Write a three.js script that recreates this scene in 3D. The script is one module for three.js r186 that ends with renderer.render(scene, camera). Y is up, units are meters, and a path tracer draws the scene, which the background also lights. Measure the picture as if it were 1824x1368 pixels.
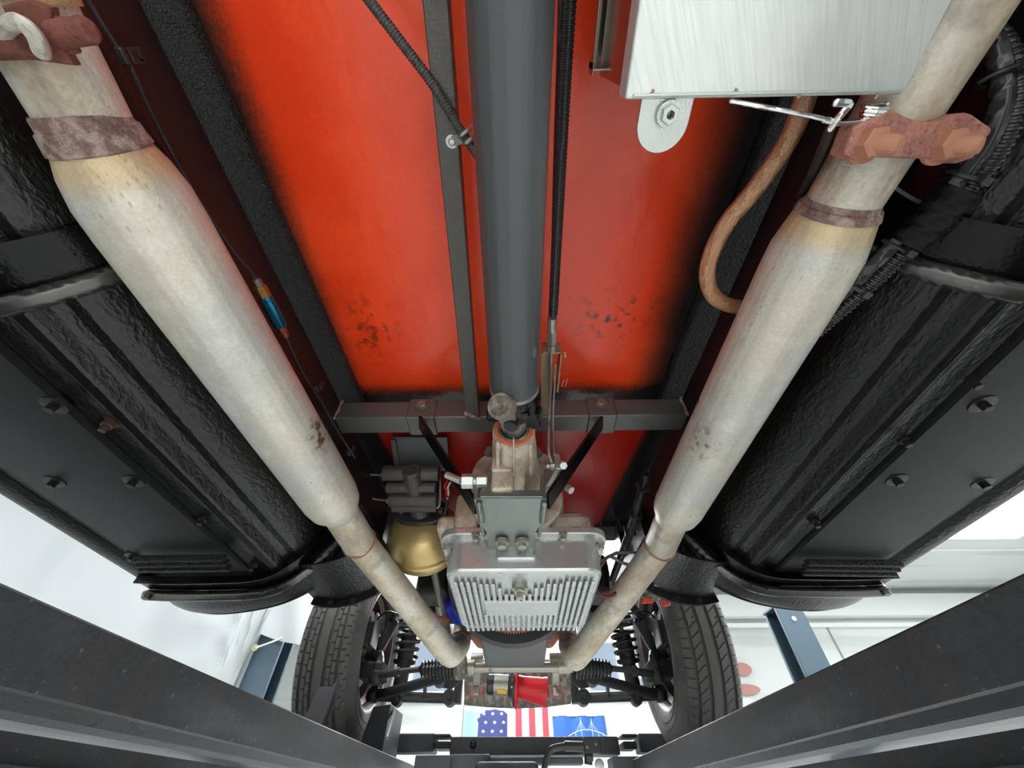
import * as THREE from 'three';
import { RoundedBoxGeometry } from 'three/addons/geometries/RoundedBoxGeometry.js';
import { mergeGeometries, toCreasedNormals } from 'three/addons/utils/BufferGeometryUtils.js';
import { RectAreaLightUniformsLib } from 'three/addons/lights/RectAreaLightUniformsLib.js';

// ---------------------------------------------------------------- camera, sky, sun, exposure
const EYE = 1.45;                       // height of the lens above the floor
const FOCAL = 690, PITCH = Math.atan(764 / 690), YAW = 0.0155;
const scene = new THREE.Scene();
const camera = new THREE.PerspectiveCamera(2 * Math.atan(684 / FOCAL) * 180 / Math.PI, 1824 / 1368, 0.02, 60);
camera.position.set(0.013, EYE, 0);
camera.lookAt(0.013 - Math.sin(YAW) * Math.cos(PITCH), EYE + Math.sin(PITCH), -Math.cos(YAW) * Math.cos(PITCH));
camera.updateMatrixWorld(true);
const renderer = new THREE.WebGLRenderer({ antialias: true });
renderer.toneMapping = THREE.LinearToneMapping;
renderer.toneMappingExposure = 1.36;
renderer.shadowMap.enabled = true;
RectAreaLightUniformsLib.init();
scene.background = new THREE.Color(0.62, 0.78, 1.0);
scene.backgroundIntensity = 0.55;
const sun = new THREE.DirectionalLight(0xfff0dd, 5.5);
sun.position.set(3.0, 7.5, 9.5); sun.target.position.set(0, 0, 2.5);
sun.castShadow = true;
Object.assign(sun.shadow.camera, { left: -8, right: 8, top: 8, bottom: -8, near: 0.5, far: 30 });
scene.add(sun, sun.target);

// ---------------------------------------------------------------- numbers and helpers
let seed = 7;
const rnd = () => { seed = (seed * 1664525 + 1013904223) >>> 0; return seed / 4294967296; };
const lerp = (a, b, t) => a + (b - a) * t, clamp = (v, a = 0, b = 1) => Math.min(b, Math.max(a, v));
const smooth = (a, b, v) => { const t = clamp((v - a) / (b - a)); return t * t * (3 - 2 * t); };
const V = (x, u, d) => new THREE.Vector3(x, EYE + u, -d);           // sideways, above the lens, ahead of the lens
// measured points: the sight line of a photograph pixel met with a known height (u), distance ahead (d) or side offset (x)
function at(px, py, how) {
  const v = new THREE.Vector3((px - 912) / FOCAL, (684 - py) / FOCAL, -1).transformDirection(camera.matrixWorld);
  const o = camera.position;
  const t = how.u !== undefined ? how.u / v.y : how.d !== undefined ? -how.d / v.z : (how.x - o.x) / v.x;
  return o.clone().addScaledVector(v, t);
}
const names = new Map(), origin = new Map();
function numbered(n) { const k = names.get(n) || 0; names.set(n, k + 1); return k ? n + '_' + String(k).padStart(3, '0') : n; }
function fin(g, crease = 0.6, box = true) {
  if (g.index) g = g.toNonIndexed();
  for (const k of Object.keys(g.attributes)) if (!['position', 'normal', 'uv'].includes(k)) g.deleteAttribute(k);
  if (crease !== null) g = toCreasedNormals(g, crease); else if (!g.attributes.normal) g.computeVertexNormals();
  if (box || !g.attributes.uv) {
    const p = g.attributes.position, n = g.attributes.normal, uv = new Float32Array(p.count * 2);
    for (let i = 0; i < p.count; i += 3) {
      let ax = 0, ay = 0, az = 0;
      for (let j = i; j < i + 3; j++) { ax += n.getX(j); ay += n.getY(j); az += n.getZ(j); }
      ax = Math.abs(ax); ay = Math.abs(ay); az = Math.abs(az);
      for (let j = i; j < i + 3; j++) {
        const x = p.getX(j), y = p.getY(j), z = p.getZ(j);
        if (ay >= ax && ay >= az) { uv[2 * j] = x; uv[2 * j + 1] = z; } else if (ax >= az) { uv[2 * j] = y; uv[2 * j + 1] = z; } else { uv[2 * j] = x; uv[2 * j + 1] = y; }
      }
    }
    g.setAttribute('uv', new THREE.BufferAttribute(uv, 2));
  }
  g.userData.done = true;
  return g;
}
function join(geos) { const a = [geos].flat(9).map((g) => (g.userData.done ? g : fin(g))); return a.length > 1 ? mergeGeometries(a) : a[0].clone(); }
function thing(name, label, category, base, group) {
  const o = new THREE.Group(); o.name = numbered(name); o.position.copy(base); o.userData = { label, category };
  if (group) o.userData.group = group;
  origin.set(o, base.clone()); scene.add(o); return o;
}
function mesh(name, geos, mat, parent, label) {
  const g = join(geos), m = new THREE.Mesh(g, mat);
  const o = origin.get(parent); g.translate(-o.x, -o.y, -o.z); origin.set(m, o);
  m.name = numbered(name); m.castShadow = m.receiveShadow = true; if (label) m.userData.label = label;
  parent.add(m); return m;
}
function solo(name, label, category, geos, mat, group) {
  const g = join(geos); g.computeBoundingBox(); const b = g.boundingBox, c = b.getCenter(new THREE.Vector3()); c.y = b.min.y;
  g.translate(-c.x, -c.y, -c.z);
  const m = new THREE.Mesh(g, mat); m.name = numbered(name); m.position.copy(c); m.castShadow = m.receiveShadow = true;
  m.userData = { label, category }; if (group) m.userData.group = group;
  origin.set(m, c.clone()); scene.add(m); return m;
}
function struct(name, geos, mat, parent) {
  const m = new THREE.Mesh(join(geos), mat); m.name = numbered(name); m.castShadow = m.receiveShadow = true;
  if (parent) parent.add(m); else { m.userData.kind = 'structure'; scene.add(m); }
  origin.set(m, new THREE.Vector3()); return m;
}
const UP = new THREE.Vector3(0, 1, 0);
function along(g, a, b, roll = 0) {
  const q = new THREE.Quaternion().setFromUnitVectors(UP, b.clone().sub(a).normalize());
  if (roll) g.rotateY(roll);
  g.applyQuaternion(q); g.translate(a.x, a.y, a.z); return g;
}
function lath(a, b, prof, seg = 40, crease = 0.6, plain = false) {                 // prof: [metres along a->b, radius]
  const L = a.distanceTo(b), R = Math.max(...prof.map((p) => p[1]));
  const g = new THREE.LatheGeometry(prof.map(([s, r]) => new THREE.Vector2(Math.max(r, 1e-5), s)), seg);
  const uv = g.attributes.uv, p = g.attributes.position;
  for (let i = 0; i < uv.count; i++) uv.setXY(i, uv.getX(i) * 6.283 * R, p.getY(i) + (plain ? 0 : 0.3) * Math.sqrt(Math.max(0, p.getX(i) ** 2 + p.getZ(i) ** 2)));
  return fin(along(g, a, b), crease, false);
}
function rod(a, b, r, r2 = r, seg = 20) { const L = a.distanceTo(b); return lath(a, b, [[0, 0], [0, r], [L, r2], [L, 0]], seg); }
function hexrod(a, b, r, c = 0.12) { const L = a.distanceTo(b), e = r * c; return fin(along(new THREE.LatheGeometry([[0, 0], [r - e, 0], [r, e], [r, L - e], [r - e, L], [0, L]].map(([x, y]) => new THREE.Vector2(Math.max(x, 1e-5), y)), 6), a, b), 0.3); }
function tube(pts, r, n = 60, seg = 12, tension = 0.5, closed = false) {
  const c = new THREE.CatmullRomCurve3(pts, closed, 'catmullrom', tension), g = new THREE.TubeGeometry(c, n, r, seg, closed), L = c.getLength();
  const uv = g.attributes.uv; for (let i = 0; i < uv.count; i++) uv.setXY(i, uv.getY(i) * 6.283 * r, uv.getX(i) * L);
  const list = [fin(g, 0.8, false)];
  if (!closed) { list.push(ball(pts[0], r), ball(pts[pts.length - 1], r)); }
  return list;
}
function ball(c, r, sx = 1, sy = 1, sz = 1) { const g = new THREE.SphereGeometry(r, 14, 10); g.scale(sx, sy, sz); g.translate(c.x, c.y, c.z); return fin(g, 0.9); }
function ribbed(pts, r, pitch, amp, seg = 14) {                     // corrugated hose
  const c = new THREE.CatmullRomCurve3(pts), L = c.getLength(), n = Math.round(L / pitch) * 6, g = new THREE.TubeGeometry(c, n, r, seg, false), p = g.attributes.position;
  const q = new THREE.Vector3(), v = new THREE.Vector3();
  for (let i = 0; i <= n; i++) {
    c.getPointAt(i / n, q); const k = ((i % 6) < 3 ? 1 : 1 - amp);
    for (let j = 0; j <= seg; j++) { const m = i * (seg + 1) + j; v.fromBufferAttribute(p, m).sub(q).multiplyScalar(k).add(q); p.setXYZ(m, v.x, v.y, v.z); }
  }
  return fin(g, 0.5, false);
}
function box(c, w, h, dp, r = 0.002, rot = [0, 0, 0]) {             // w sideways, h up, dp fore-aft
  const g = new RoundedBoxGeometry(w, h, dp, 2, Math.min(r, w / 2.05, h / 2.05, dp / 2.05));
  g.rotateX(rot[0]); g.rotateY(rot[1]); g.rotateZ(rot[2]); g.translate(c.x, c.y, c.z); return fin(g, null);
}
function beam(a, b, w, h, r = 0.002, up = UP) {                     // rectangular bar from a to b, h measured along up
  const L = a.distanceTo(b), g = new RoundedBoxGeometry(w, h, L, 2, Math.min(r, w / 2.05, h / 2.05));
  const z = b.clone().sub(a).normalize(), x = up.clone().cross(z).normalize(), y = z.clone().cross(x);
  g.applyMatrix4(new THREE.Matrix4().makeBasis(x, y, z)); const m = a.clone().lerp(b, 0.5); g.translate(m.x, m.y, m.z); return fin(g, null);
}
function sheet(prof, d0, d1, th, crease = 0.5) {                    // bent sheet: profile [x,u] pushed from d0 to d1, thickened upward
  const n = prof.length, off = prof.map((p, i) => {
    const a = prof[Math.max(0, i - 1)], b = prof[Math.min(n - 1, i + 1)], l = Math.hypot(b[0] - a[0], b[1] - a[1]);
    let nx = -(b[1] - a[1]) / l, ny = (b[0] - a[0]) / l; if (th < 0) { nx = -nx; ny = -ny; }
    return [p[0] + nx * Math.abs(th), p[1] + ny * Math.abs(th)];
  });
  const s = new THREE.Shape([...prof, ...off.reverse()].map((p) => new THREE.Vector2(p[0], p[1])));
  const g = new THREE.ExtrudeGeometry(s, { depth: d1 - d0, bevelEnabled: false, steps: 1 });
  g.translate(0, EYE, -d1); return fin(g, crease);
}
function spline(pts, n = 40) { return new THREE.SplineCurve(pts.map((p) => new THREE.Vector2(p[0], p[1]))).getPoints(n).map((p) => [p.x, p.y]); }
function plate(outline, th, place, holes = [], bevel = 0.001) {     // flat plate: outline in its own plane, then placed by place(geometry)
  const s = new THREE.Shape(outline.map((p) => new THREE.Vector2(p[0], p[1])));
  for (const [x, y, r] of holes) { const h = new THREE.Path(); h.absarc(x, y, r, 0, 6.2832, true); s.holes.push(h); }
  const g = new THREE.ExtrudeGeometry(s, { depth: th, bevelEnabled: bevel > 0, bevelSize: bevel, bevelThickness: bevel, bevelSegments: 2, curveSegments: 24 });
  place(g); return fin(g, 0.25);
}
function frame(g, o, x, y) { const z = x.clone().cross(y).normalize(), yy = z.clone().cross(x).normalize(); g.applyMatrix4(new THREE.Matrix4().makeBasis(x.clone().normalize(), yy, z)); g.translate(o.x, o.y, o.z); return g; }
const X = new THREE.Vector3(1, 0, 0), DOWN = new THREE.Vector3(0, -1, 0), FWD = new THREE.Vector3(0, 0, -1), BACK = new THREE.Vector3(0, 0, 1);
const mv = (p, x, u, d) => p.clone().add(new THREE.Vector3(x, u, -d));

// ---------------------------------------------------------------- textures (tileable noise)
function hash(x, y, s) { let h = (x * 374761393 + y * 668265263 + s * 1442695041) | 0; h = Math.imul(h ^ (h >>> 13), 1274126177); return ((h ^ (h >>> 16)) >>> 0) / 4294967296; }
function vnoise(x, y, p, q, s) {
  const xi = Math.floor(x), yi = Math.floor(y), fx = x - xi, fy = y - yi, a = fx * fx * (3 - 2 * fx), b = fy * fy * (3 - 2 * fy), m = (n, k) => ((n % k) + k) % k;
  return lerp(lerp(hash(m(xi, p), m(yi, q), s), hash(m(xi + 1, p), m(yi, q), s), a), lerp(hash(m(xi, p), m(yi + 1, q), s), hash(m(xi + 1, p), m(yi + 1, q), s), a), b);
}
function fbm(u, v, p, q, oct, s) { let t = 0, a = 0.5, n = 0; for (let i = 0; i < oct; i++) { t += a * vnoise(u * p, v * q, p, q, s + i * 17); n += a; a *= 0.5; p *= 2; q *= 2; } return t / n; }
function tex(size, fn, span, srgb = true, wrap = true) {
  const w = Array.isArray(size) ? size[0] : size, h = Array.isArray(size) ? size[1] : size, a = new Uint8Array(w * h * 4);
  for (let y = 0; y < h; y++) for (let x = 0; x < w; x++) {
    let c = fn((x + 0.5) / w, (y + 0.5) / h); if (typeof c === 'number') c = [c, c, c];
    const i = (y * w + x) * 4; for (let k = 0; k < 3; k++) a[i + k] = clamp(c[k]) * 255; a[i + 3] = 255;
  }
  const t = new THREE.DataTexture(a, w, h); t.magFilter = THREE.LinearFilter; t.minFilter = THREE.LinearMipmapLinearFilter; t.generateMipmaps = true;
  if (wrap) t.wrapS = t.wrapT = THREE.RepeatWrapping; if (srgb) t.colorSpace = THREE.SRGBColorSpace;
  const sp = Array.isArray(span) ? span : [span, span]; t.repeat.set(1 / sp[0], 1 / sp[1]); t.needsUpdate = true; return t;
}
const again = (t, span) => { const c = t.clone(); c.repeat.set(1 / span, 1 / span); c.needsUpdate = true; return c; };
const mix3 = (a, b, t) => a.map((v, i) => lerp(v, b[i], t));
const hexc = (h) => [(h >> 16) / 255, ((h >> 8) & 255) / 255, (h & 255) / 255];

const bPeel = tex(256, (u, v) => fbm(u, v, 40, 40, 3, 1), 0.1, false);
const bGrit = tex(512, (u, v) => { const n = fbm(u, v, 36, 36, 3, 3), m = fbm(u, v, 12, 12, 2, 5); return Math.pow(Math.abs(n * 2 - 1), 0.6) * 0.7 + m * 0.5; }, 0.16, false);
const bCoat = tex(512, (u, v) => { const w = fbm(u, v, 6, 6, 3, 11) * 0.04, n = fbm(u + w, v - w, 34, 14, 4, 13); return Math.pow(1 - Math.abs(n * 2 - 1), 2.5) * 0.75 + fbm(u, v, 50, 50, 2, 17) * 0.25; }, 0.22, false);
const bCast = tex(512, (u, v) => fbm(u, v, 60, 60, 3, 21) * 0.7 + fbm(u, v, 8, 8, 2, 23) * 0.3, 0.1, false);
const rWear = tex(512, (u, v) => 0.85 + 0.35 * (fbm(u, v, 8, 8, 3, 31) - 0.5), 0.35, false);
const specks = (u, v, n, s, size) => { let best = 1; const x = u * n, y = v * n, xi = Math.floor(x), yi = Math.floor(y); for (let i = -1; i < 2; i++) for (let j = -1; j < 2; j++) { const cx = (xi + i + n) % n, cy = (yi + j + n) % n, r = hash(cx, cy, s + 3) * size; if (hash(cx, cy, s + 5) < 0.45) continue; const dx = xi + i + hash(cx, cy, s) - x, dy = yi + j + hash(cx, cy, s + 1) - y; best = Math.min(best, Math.hypot(dx, dy) / Math.max(r, 0.02)); } return best < 1 ? 1 - best * best : 0; };
const cSteel = tex(1024, (u, v) => {
  const m = fbm(u, v, 5, 5, 4, 41), w = fbm(u, v, 9, 3, 4, 43), g = fbm(u, v, 120, 120, 2, 47);
  let c = mix3(hexc(0xcfcdc4), hexc(0xd9d2bd), smooth(0.4, 0.68, m)); c = mix3(c, hexc(0xb5aa9b), 0.5 * smooth(0.52, 0.78, w));
  c = mix3(c, hexc(0xf0ecdf), 0.35 * smooth(0.55, 0.8, fbm(u, v, 24, 24, 3, 48)));
  const s = specks(u, v, 110, 51, 0.3) * smooth(0.45, 0.6, fbm(u, v, 4, 4, 2, 53)); c = mix3(c, hexc(0x6a5a4c), s * 0.5);
  return c.map((k) => k + (g - 0.5) * 0.07);
}, 0.5);
const cPipe = tex(1024, (u, v) => {
  const m = fbm(u, v, 6, 4, 4, 61), g = fbm(u, v, 100, 100, 2, 67);
  let c = mix3(hexc(0xc6c2b6), hexc(0xb5a890), smooth(0.4, 0.7, m)); c = mix3(c, hexc(0x968d80), 0.6 * smooth(0.58, 0.8, fbm(u, v, 14, 10, 4, 63)));
  c = mix3(c, hexc(0x6e655a), specks(u, v, 90, 71, 0.3) * 0.75 * smooth(0.38, 0.55, fbm(u, v, 5, 5, 2, 73)));
  return c.map((k) => k + (g - 0.5) * 0.09);
}, 0.3);
const cRust = tex(512, (u, v) => { const m = fbm(u, v, 9, 9, 5, 81), g = fbm(u, v, 70, 70, 2, 83); let c = mix3(hexc(0x96665a), hexc(0xa97565), smooth(0.35, 0.7, m)); c = mix3(c, hexc(0x5e4036), smooth(0.6, 0.85, fbm(u, v, 30, 30, 3, 85)) * 0.5); return c.map((k) => k + (g - 0.5) * 0.12); }, 0.12);
const cWeld = tex(512, (u, v) => { const m = fbm(u, v, 12, 12, 5, 91), g = fbm(u, v, 90, 90, 2, 93); return mix3(hexc(0x735a52), hexc(0xa08c86), smooth(0.3, 0.7, m)).map((k) => k + (g - 0.5) * 0.14); }, 0.1);
const cCast = tex(512, (u, v) => { const m = fbm(u, v, 6, 6, 4, 101), g = fbm(u, v, 80, 80, 2, 103); let c = mix3(hexc(0xb7aea0), hexc(0x9b8c7a), smooth(0.35, 0.7, m)); c = mix3(c, hexc(0x66523f), 0.7 * specks(u, v, 50, 107, 0.32)); return c.map((k) => k + (g - 0.5) * 0.1); }, 0.15);
const cDirt = tex(512, (u, v) => { const m = fbm(u, v, 8, 8, 5, 111), g = fbm(u, v, 90, 90, 2, 113); return mix3(hexc(0x6a635b), hexc(0x968f86), smooth(0.35, 0.75, m)).map((k) => k + (g - 0.5) * 0.16); }, 0.12);
const cRunway = tex(1024, (u, v) => {
  const m = fbm(u, v, 5, 5, 4, 121), g = fbm(u, v, 150, 150, 2, 123), st = fbm(u, v, 3, 40, 3, 125);
  let c = mix3(hexc(0x2c2e31), hexc(0x3b3d40), m); c = mix3(c, hexc(0x59636c), 0.55 * smooth(0.62, 0.85, fbm(u, v, 12, 4, 4, 127))); c = mix3(c, hexc(0x453a36), 0.5 * smooth(0.6, 0.8, st));
  c = mix3(c, hexc(0x8d9297), 0.6 * specks(u, v, 40, 129, 0.12)); return c.map((k) => k + (g - 0.5) * 0.05);
}, 0.8);
const cRubber = tex(512, (u, v) => { const m = fbm(u, v, 10, 10, 4, 131); return mix3(hexc(0x4a4846), hexc(0x625f5b), m); }, 0.3);
const cWall = tex(512, (u, v) => { const m = fbm(u, v, 4, 4, 4, 141), st = fbm(u, v, 2, 24, 3, 143); return mix3(hexc(0xd2d6d4), hexc(0xc4c9c7), m).map((k) => k - 0.06 * smooth(0.55, 0.8, st)); }, 2.4);
const cFloor = tex(512, (u, v) => { const m = fbm(u, v, 6, 6, 5, 151); return mix3(hexc(0xdcdcd8), hexc(0xcbcbc7), m); }, 2.5);
const cBox = tex(1024, (u, v) => { const m = fbm(u, v, 5, 5, 4, 161), a = (u * 2 + v) % 1, s = fbm(a, (v * 2 - u + 4) % 1, 90, 4, 3, 163); let c = mix3(hexc(0xc9cfcc), hexc(0xd8dcd8), m); c = c.map((k) => k + (s - 0.5) * 0.09); return c; }, 0.3);
const rBox = tex(512, (u, v) => 0.30 + 0.16 * fbm(u, v, 6, 6, 4, 171) + 0.1 * (fbm(u, v, 70, 8, 3, 173) - 0.5), 0.3, false);

const std = (color, roughness, metalness, more = {}) => new THREE.MeshStandardMaterial({ color, roughness, metalness, ...more });
const phys = (o) => new THREE.MeshPhysicalMaterial(o);
const M = {
  steel: std(0xffffff, 0.52, 0.35, { map: cSteel, bumpMap: bCast, bumpScale: 0.0003 }),
  pipe: std(0xffffff, 0.55, 0.3, { map: cPipe, bumpMap: bCast, bumpScale: 0.0004 }),
  rust: std(0xffffff, 0.85, 0.1, { map: cRust, bumpMap: bCast, bumpScale: 0.00012 }),
  weld: std(0xffffff, 0.8, 0.15, { map: cWeld, bumpMap: bGrit, bumpScale: 0.0015 }),
  cast: std(0xffffff, 0.6, 0.35, { map: cCast, bumpMap: bCast, bumpScale: 0.0006 }),
  dirty: std(0xffffff, 0.8, 0.2, { map: cDirt, bumpMap: bGrit, bumpScale: 0.001 }),
  pan: std(0xb2b6b4, 0.34, 0.68, { roughnessMap: again(rWear, 0.2), bumpMap: again(bCast, 0.05), bumpScale: 0.00005 }),
  zinc: std(0xbdc3bf, 0.38, 0.8, { bumpMap: again(bCast, 0.06), bumpScale: 0.0004 }),
  chrome: std(0xd8d8d6, 0.16, 1),
  boxy: std(0xffffff, 1, 0.6, { map: cBox, roughnessMap: rBox }),
  polished: std(0x9c948a, 0.18, 0.95),
  bolt: std(0x85817c, 0.45, 0.7), boltDark: std(0x2c2b2b, 0.42, 0.5), brass: std(0x9a7a4a, 0.4, 0.8), gold: std(0xc2ac74, 0.42, 0.6, { roughnessMap: again(rWear, 0.12) }),
  black: std(0x141416, 0.42, 0.1, { bumpMap: bPeel, bumpScale: 0.0004 }),
  satin: std(0x2b2b2d, 0.5, 0.1, { bumpMap: bPeel, bumpScale: 0.0003 }),
  gloss: phys({ color: 0x09090a, roughness: 0.2, metalness: 0, specularIntensity: 0.5, bumpMap: bPeel, bumpScale: 0.0003 }),
  railm: std(0x1c1515, 0.45, 0.1, { bumpMap: again(bPeel, 0.15), bumpScale: 0.0003 }),
  coat: std(0x0d0d0d, 0.3, 0.05, { bumpMap: bCoat, bumpScale: 0.0007 }),
  board: phys({ color: 0x161618, roughness: 0.5, metalness: 0, specularIntensity: 0.45, bumpMap: bPeel, bumpScale: 0.00015 }),
  grit: std(0x121212, 0.45, 0.05, { bumpMap: again(bGrit, 0.12), bumpScale: 0.005 }),
  shaft: std(0x4d5052, 0.46, 0.2, { bumpMap: again(bCast, 0.08), bumpScale: 0.0003 }),
  cross: std(0x585757, 0.36, 0.25, { bumpMap: bPeel, bumpScale: 0.0002 }),
  bare: std(0x514e49, 0.5, 0.4, { bumpMap: bGrit, bumpScale: 0.0007, roughnessMap: again(rWear, 0.1) }),
  plate: std(0x737b77, 0.3, 0.75, { bumpMap: again(bCoat, 0.6), bumpScale: 0.0003 }),
  castBlack: std(0x4a4643, 0.42, 0.2, { bumpMap: bCast, bumpScale: 0.0004 }),
  rubber: std(0xffffff, 0.75, 0, { map: cRubber, bumpMap: bCast, bumpScale: 0.0004 }),
  plastic: std(0x2a2a2c, 0.26, 0), hose: std(0x242424, 0.55, 0),
  runway: std(0xffffff, 0.42, 0.25, { map: cRunway, bumpMap: bCast, bumpScale: 0.0004 }),
  runlip: std(0x2b2e32, 0.35, 0.3, { bumpMap: bCast, bumpScale: 0.0004, roughnessMap: again(rWear, 0.6) }),
  runlight: std(0x8f9090, 0.5, 0.2),
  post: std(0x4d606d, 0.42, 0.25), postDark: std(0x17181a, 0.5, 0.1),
  wall: std(0xffffff, 0.6, 0, { map: cWall }), white: std(0xdfe2e0, 0.5, 0), ceil: std(0xffffff, 0.8, 0, { map: again(cWall, 3.1) }),
  floor: std(0xffffff, 0.35, 0, { map: cFloor }),
  redpaint: std(0xc31f20, 0.35, 0), redhorn: std(0xc5121f, 0.38, 0, { bumpMap: bCast, bumpScale: 0.0006 }), blueAnod: std(0x1f6f93, 0.3, 0.75), blueFilter: std(0x0d2fb8, 0.3, 0), orange: std(0xc8542c, 0.5, 0),
  copper: phys({ color: 0xb98a66, roughness: 0.42, metalness: 0.35, clearcoat: 0.5, clearcoatRoughness: 0.3, bumpMap: again(bCoat, 0.06), bumpScale: 0.001 }),
  yellow: std(0xd9b22c, 0.5, 0), jack: std(0x4c4f52, 0.55, 0.15, { bumpMap: bPeel, bumpScale: 0.0003 }), jack2: std(0x333537, 0.5, 0.1), rustNut: std(0xb07a62, 0.8, 0.1, { bumpMap: bCast, bumpScale: 0.0002 }),
  paintedSheen: std(0x5a5754, 0.3, 0.75, { roughnessMap: again(rWear, 0.2) }), chock: std(0x47484a, 0.55, 0.2), grey: std(0x6d6f70, 0.45, 0.3), silver: std(0x9c9a90, 0.4, 0.7),  // bracket lip metal: gloss reflection put into a lighter metallic colour
};

// ================================================================ the room
{
  const W0 = -3.4, W1 = 5.2, D0 = -4.6, D1 = 4.5, H = 3.05, T = 0.15;
  const slab = (x0, x1, y0, y1, d0, d1) => { const g = new THREE.BoxGeometry(x1 - x0, y1 - y0, d1 - d0); g.translate((x0 + x1) / 2, (y0 + y1) / 2, -(d0 + d1) / 2); return fin(g, null); };
  struct('floor', slab(W0 - T, W1 + T, -T, 0, D0 - 5, D1 + T), M.floor);
  struct('ceiling', slab(W0 - T, W1 + T, H, H + T, D0 - T, D1 + T), M.ceil);
  struct('wall_left', slab(W0 - T, W0, 0, H, D0, D1), M.wall);
  struct('wall_right', slab(W1, W1 + T, 0, H, D0, D1), M.wall);
  struct('wall_back', [slab(W0, -2.6, 0, H, D0 - T, D0), slab(3.6, W1, 0, H, D0 - T, D0), slab(-2.6, 3.6, 2.75, H, D0 - T, D0)], M.wall);
  // front wall with two window openings
  const wins = [[-1.45, -0.62, 2.16, 2.62], [0.62, 1.35, 2.16, 2.62]];
  const fw = [slab(W0, W1, 0, 2.16, D1, D1 + T), slab(W0, W1, 2.62, H, D1, D1 + T), slab(W0, -1.45, 2.16, 2.62, D1, D1 + T), slab(-0.62, 0.62, 2.16, 2.62, D1, D1 + T), slab(1.35, W1, 2.16, 2.62, D1, D1 + T)];
  const front = struct('wall_front', fw, M.wall);
  wins.forEach(([a, b, y0, y1], i) => {
    const w = struct('window_' + (i + 1), [slab(a - 0.03, b + 0.03, y0 - 0.03, y0 + 0.04, D1 - 0.03, D1 + 0.02), slab(a - 0.03, b + 0.03, y1 - 0.04, y1 + 0.03, D1 - 0.03, D1 + 0.02), slab(a - 0.03, a + 0.04, y0 + 0.04, y1 - 0.04, D1 - 0.03, D1 + 0.02), slab(b - 0.04, b + 0.03, y0 + 0.04, y1 - 0.04, D1 - 0.03, D1 + 0.02), slab((a + b) / 2 - 0.02, (a + b) / 2 + 0.02, y0, y1, D1, D1 + 0.08)], M.white);
    struct('pane', slab(a + 0.001, b - 0.001, y0 + 0.001, y1 - 0.001, D1 + 0.09, D1 + 0.096), phys({ color: 0xffffff, roughness: 0.02, transmission: 1, thickness: 0 }), w);
  });
  // panel joints of the front wall, right of the car, and the white beam under the ceiling
  struct('trim_1', slab(0.9, W1, 2.78, 2.98, D1 - 0.12, D1), M.white);
  struct('trim_2', slab(0.9, W1, 2.70, 2.735, D1 - 0.05, D1), M.white);
  for (const x of [1.9, 3.12, 4.34]) struct('trim_3', slab(x, x + 0.012, 0, 2.70, D1 - 0.012, D1), M.runlight);
  for (const d of [1.1, 2.3, 3.5]) struct('trim_4', slab(0.9, W1, H - 0.012, H, d, d + 0.03), M.white);
  // unseen ceiling light panels, added as light sources: a glowing face and an area light of the same size just under it
  const panels = [[-0.7, 1.5], [2.1, 1.6], [-1.3, -1.2], [2.1, -1.2], [3.9, 2.6], [0.1, 3.7], [0.1, -3.0]];
  const lightMat = std(0xffffff, 0.6, 0, { emissive: 0xffffff, emissiveIntensity: 3.0 });
  panels.forEach(([x, d], i) => {
    const where = ['between the white drape and the car', 'above the right-hand lift post', 'behind the lens on the drape side', 'behind the lens on the open side', 'near the far right corner', 'near the front wall', 'near the open door'][i];
    const t = thing('added_ceiling_light', 'flat white unseen ceiling light panel added ' + where, 'ceiling light', new THREE.Vector3(x, H, -d), 'added ceiling light panels');
    const fr = new THREE.BoxGeometry(0.66, 0.05, 1.26); fr.translate(x, H - 0.025, -d);
    mesh('frame', fin(fr, null), M.white, t);
    const df = new THREE.BoxGeometry(0.6, 0.01, 1.2); df.translate(x, H - 0.056, -d);
    mesh('diffuser', fin(df, null), lightMat, t);
    const L = new THREE.RectAreaLight(0xf8fbff, [9, 22, 24, 26, 18, 26, 70][i], 0.6, 1.2); L.position.set(x, H - 0.066, -d); L.lookAt(x, 0, -d); scene.add(L);
  });
}

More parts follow.
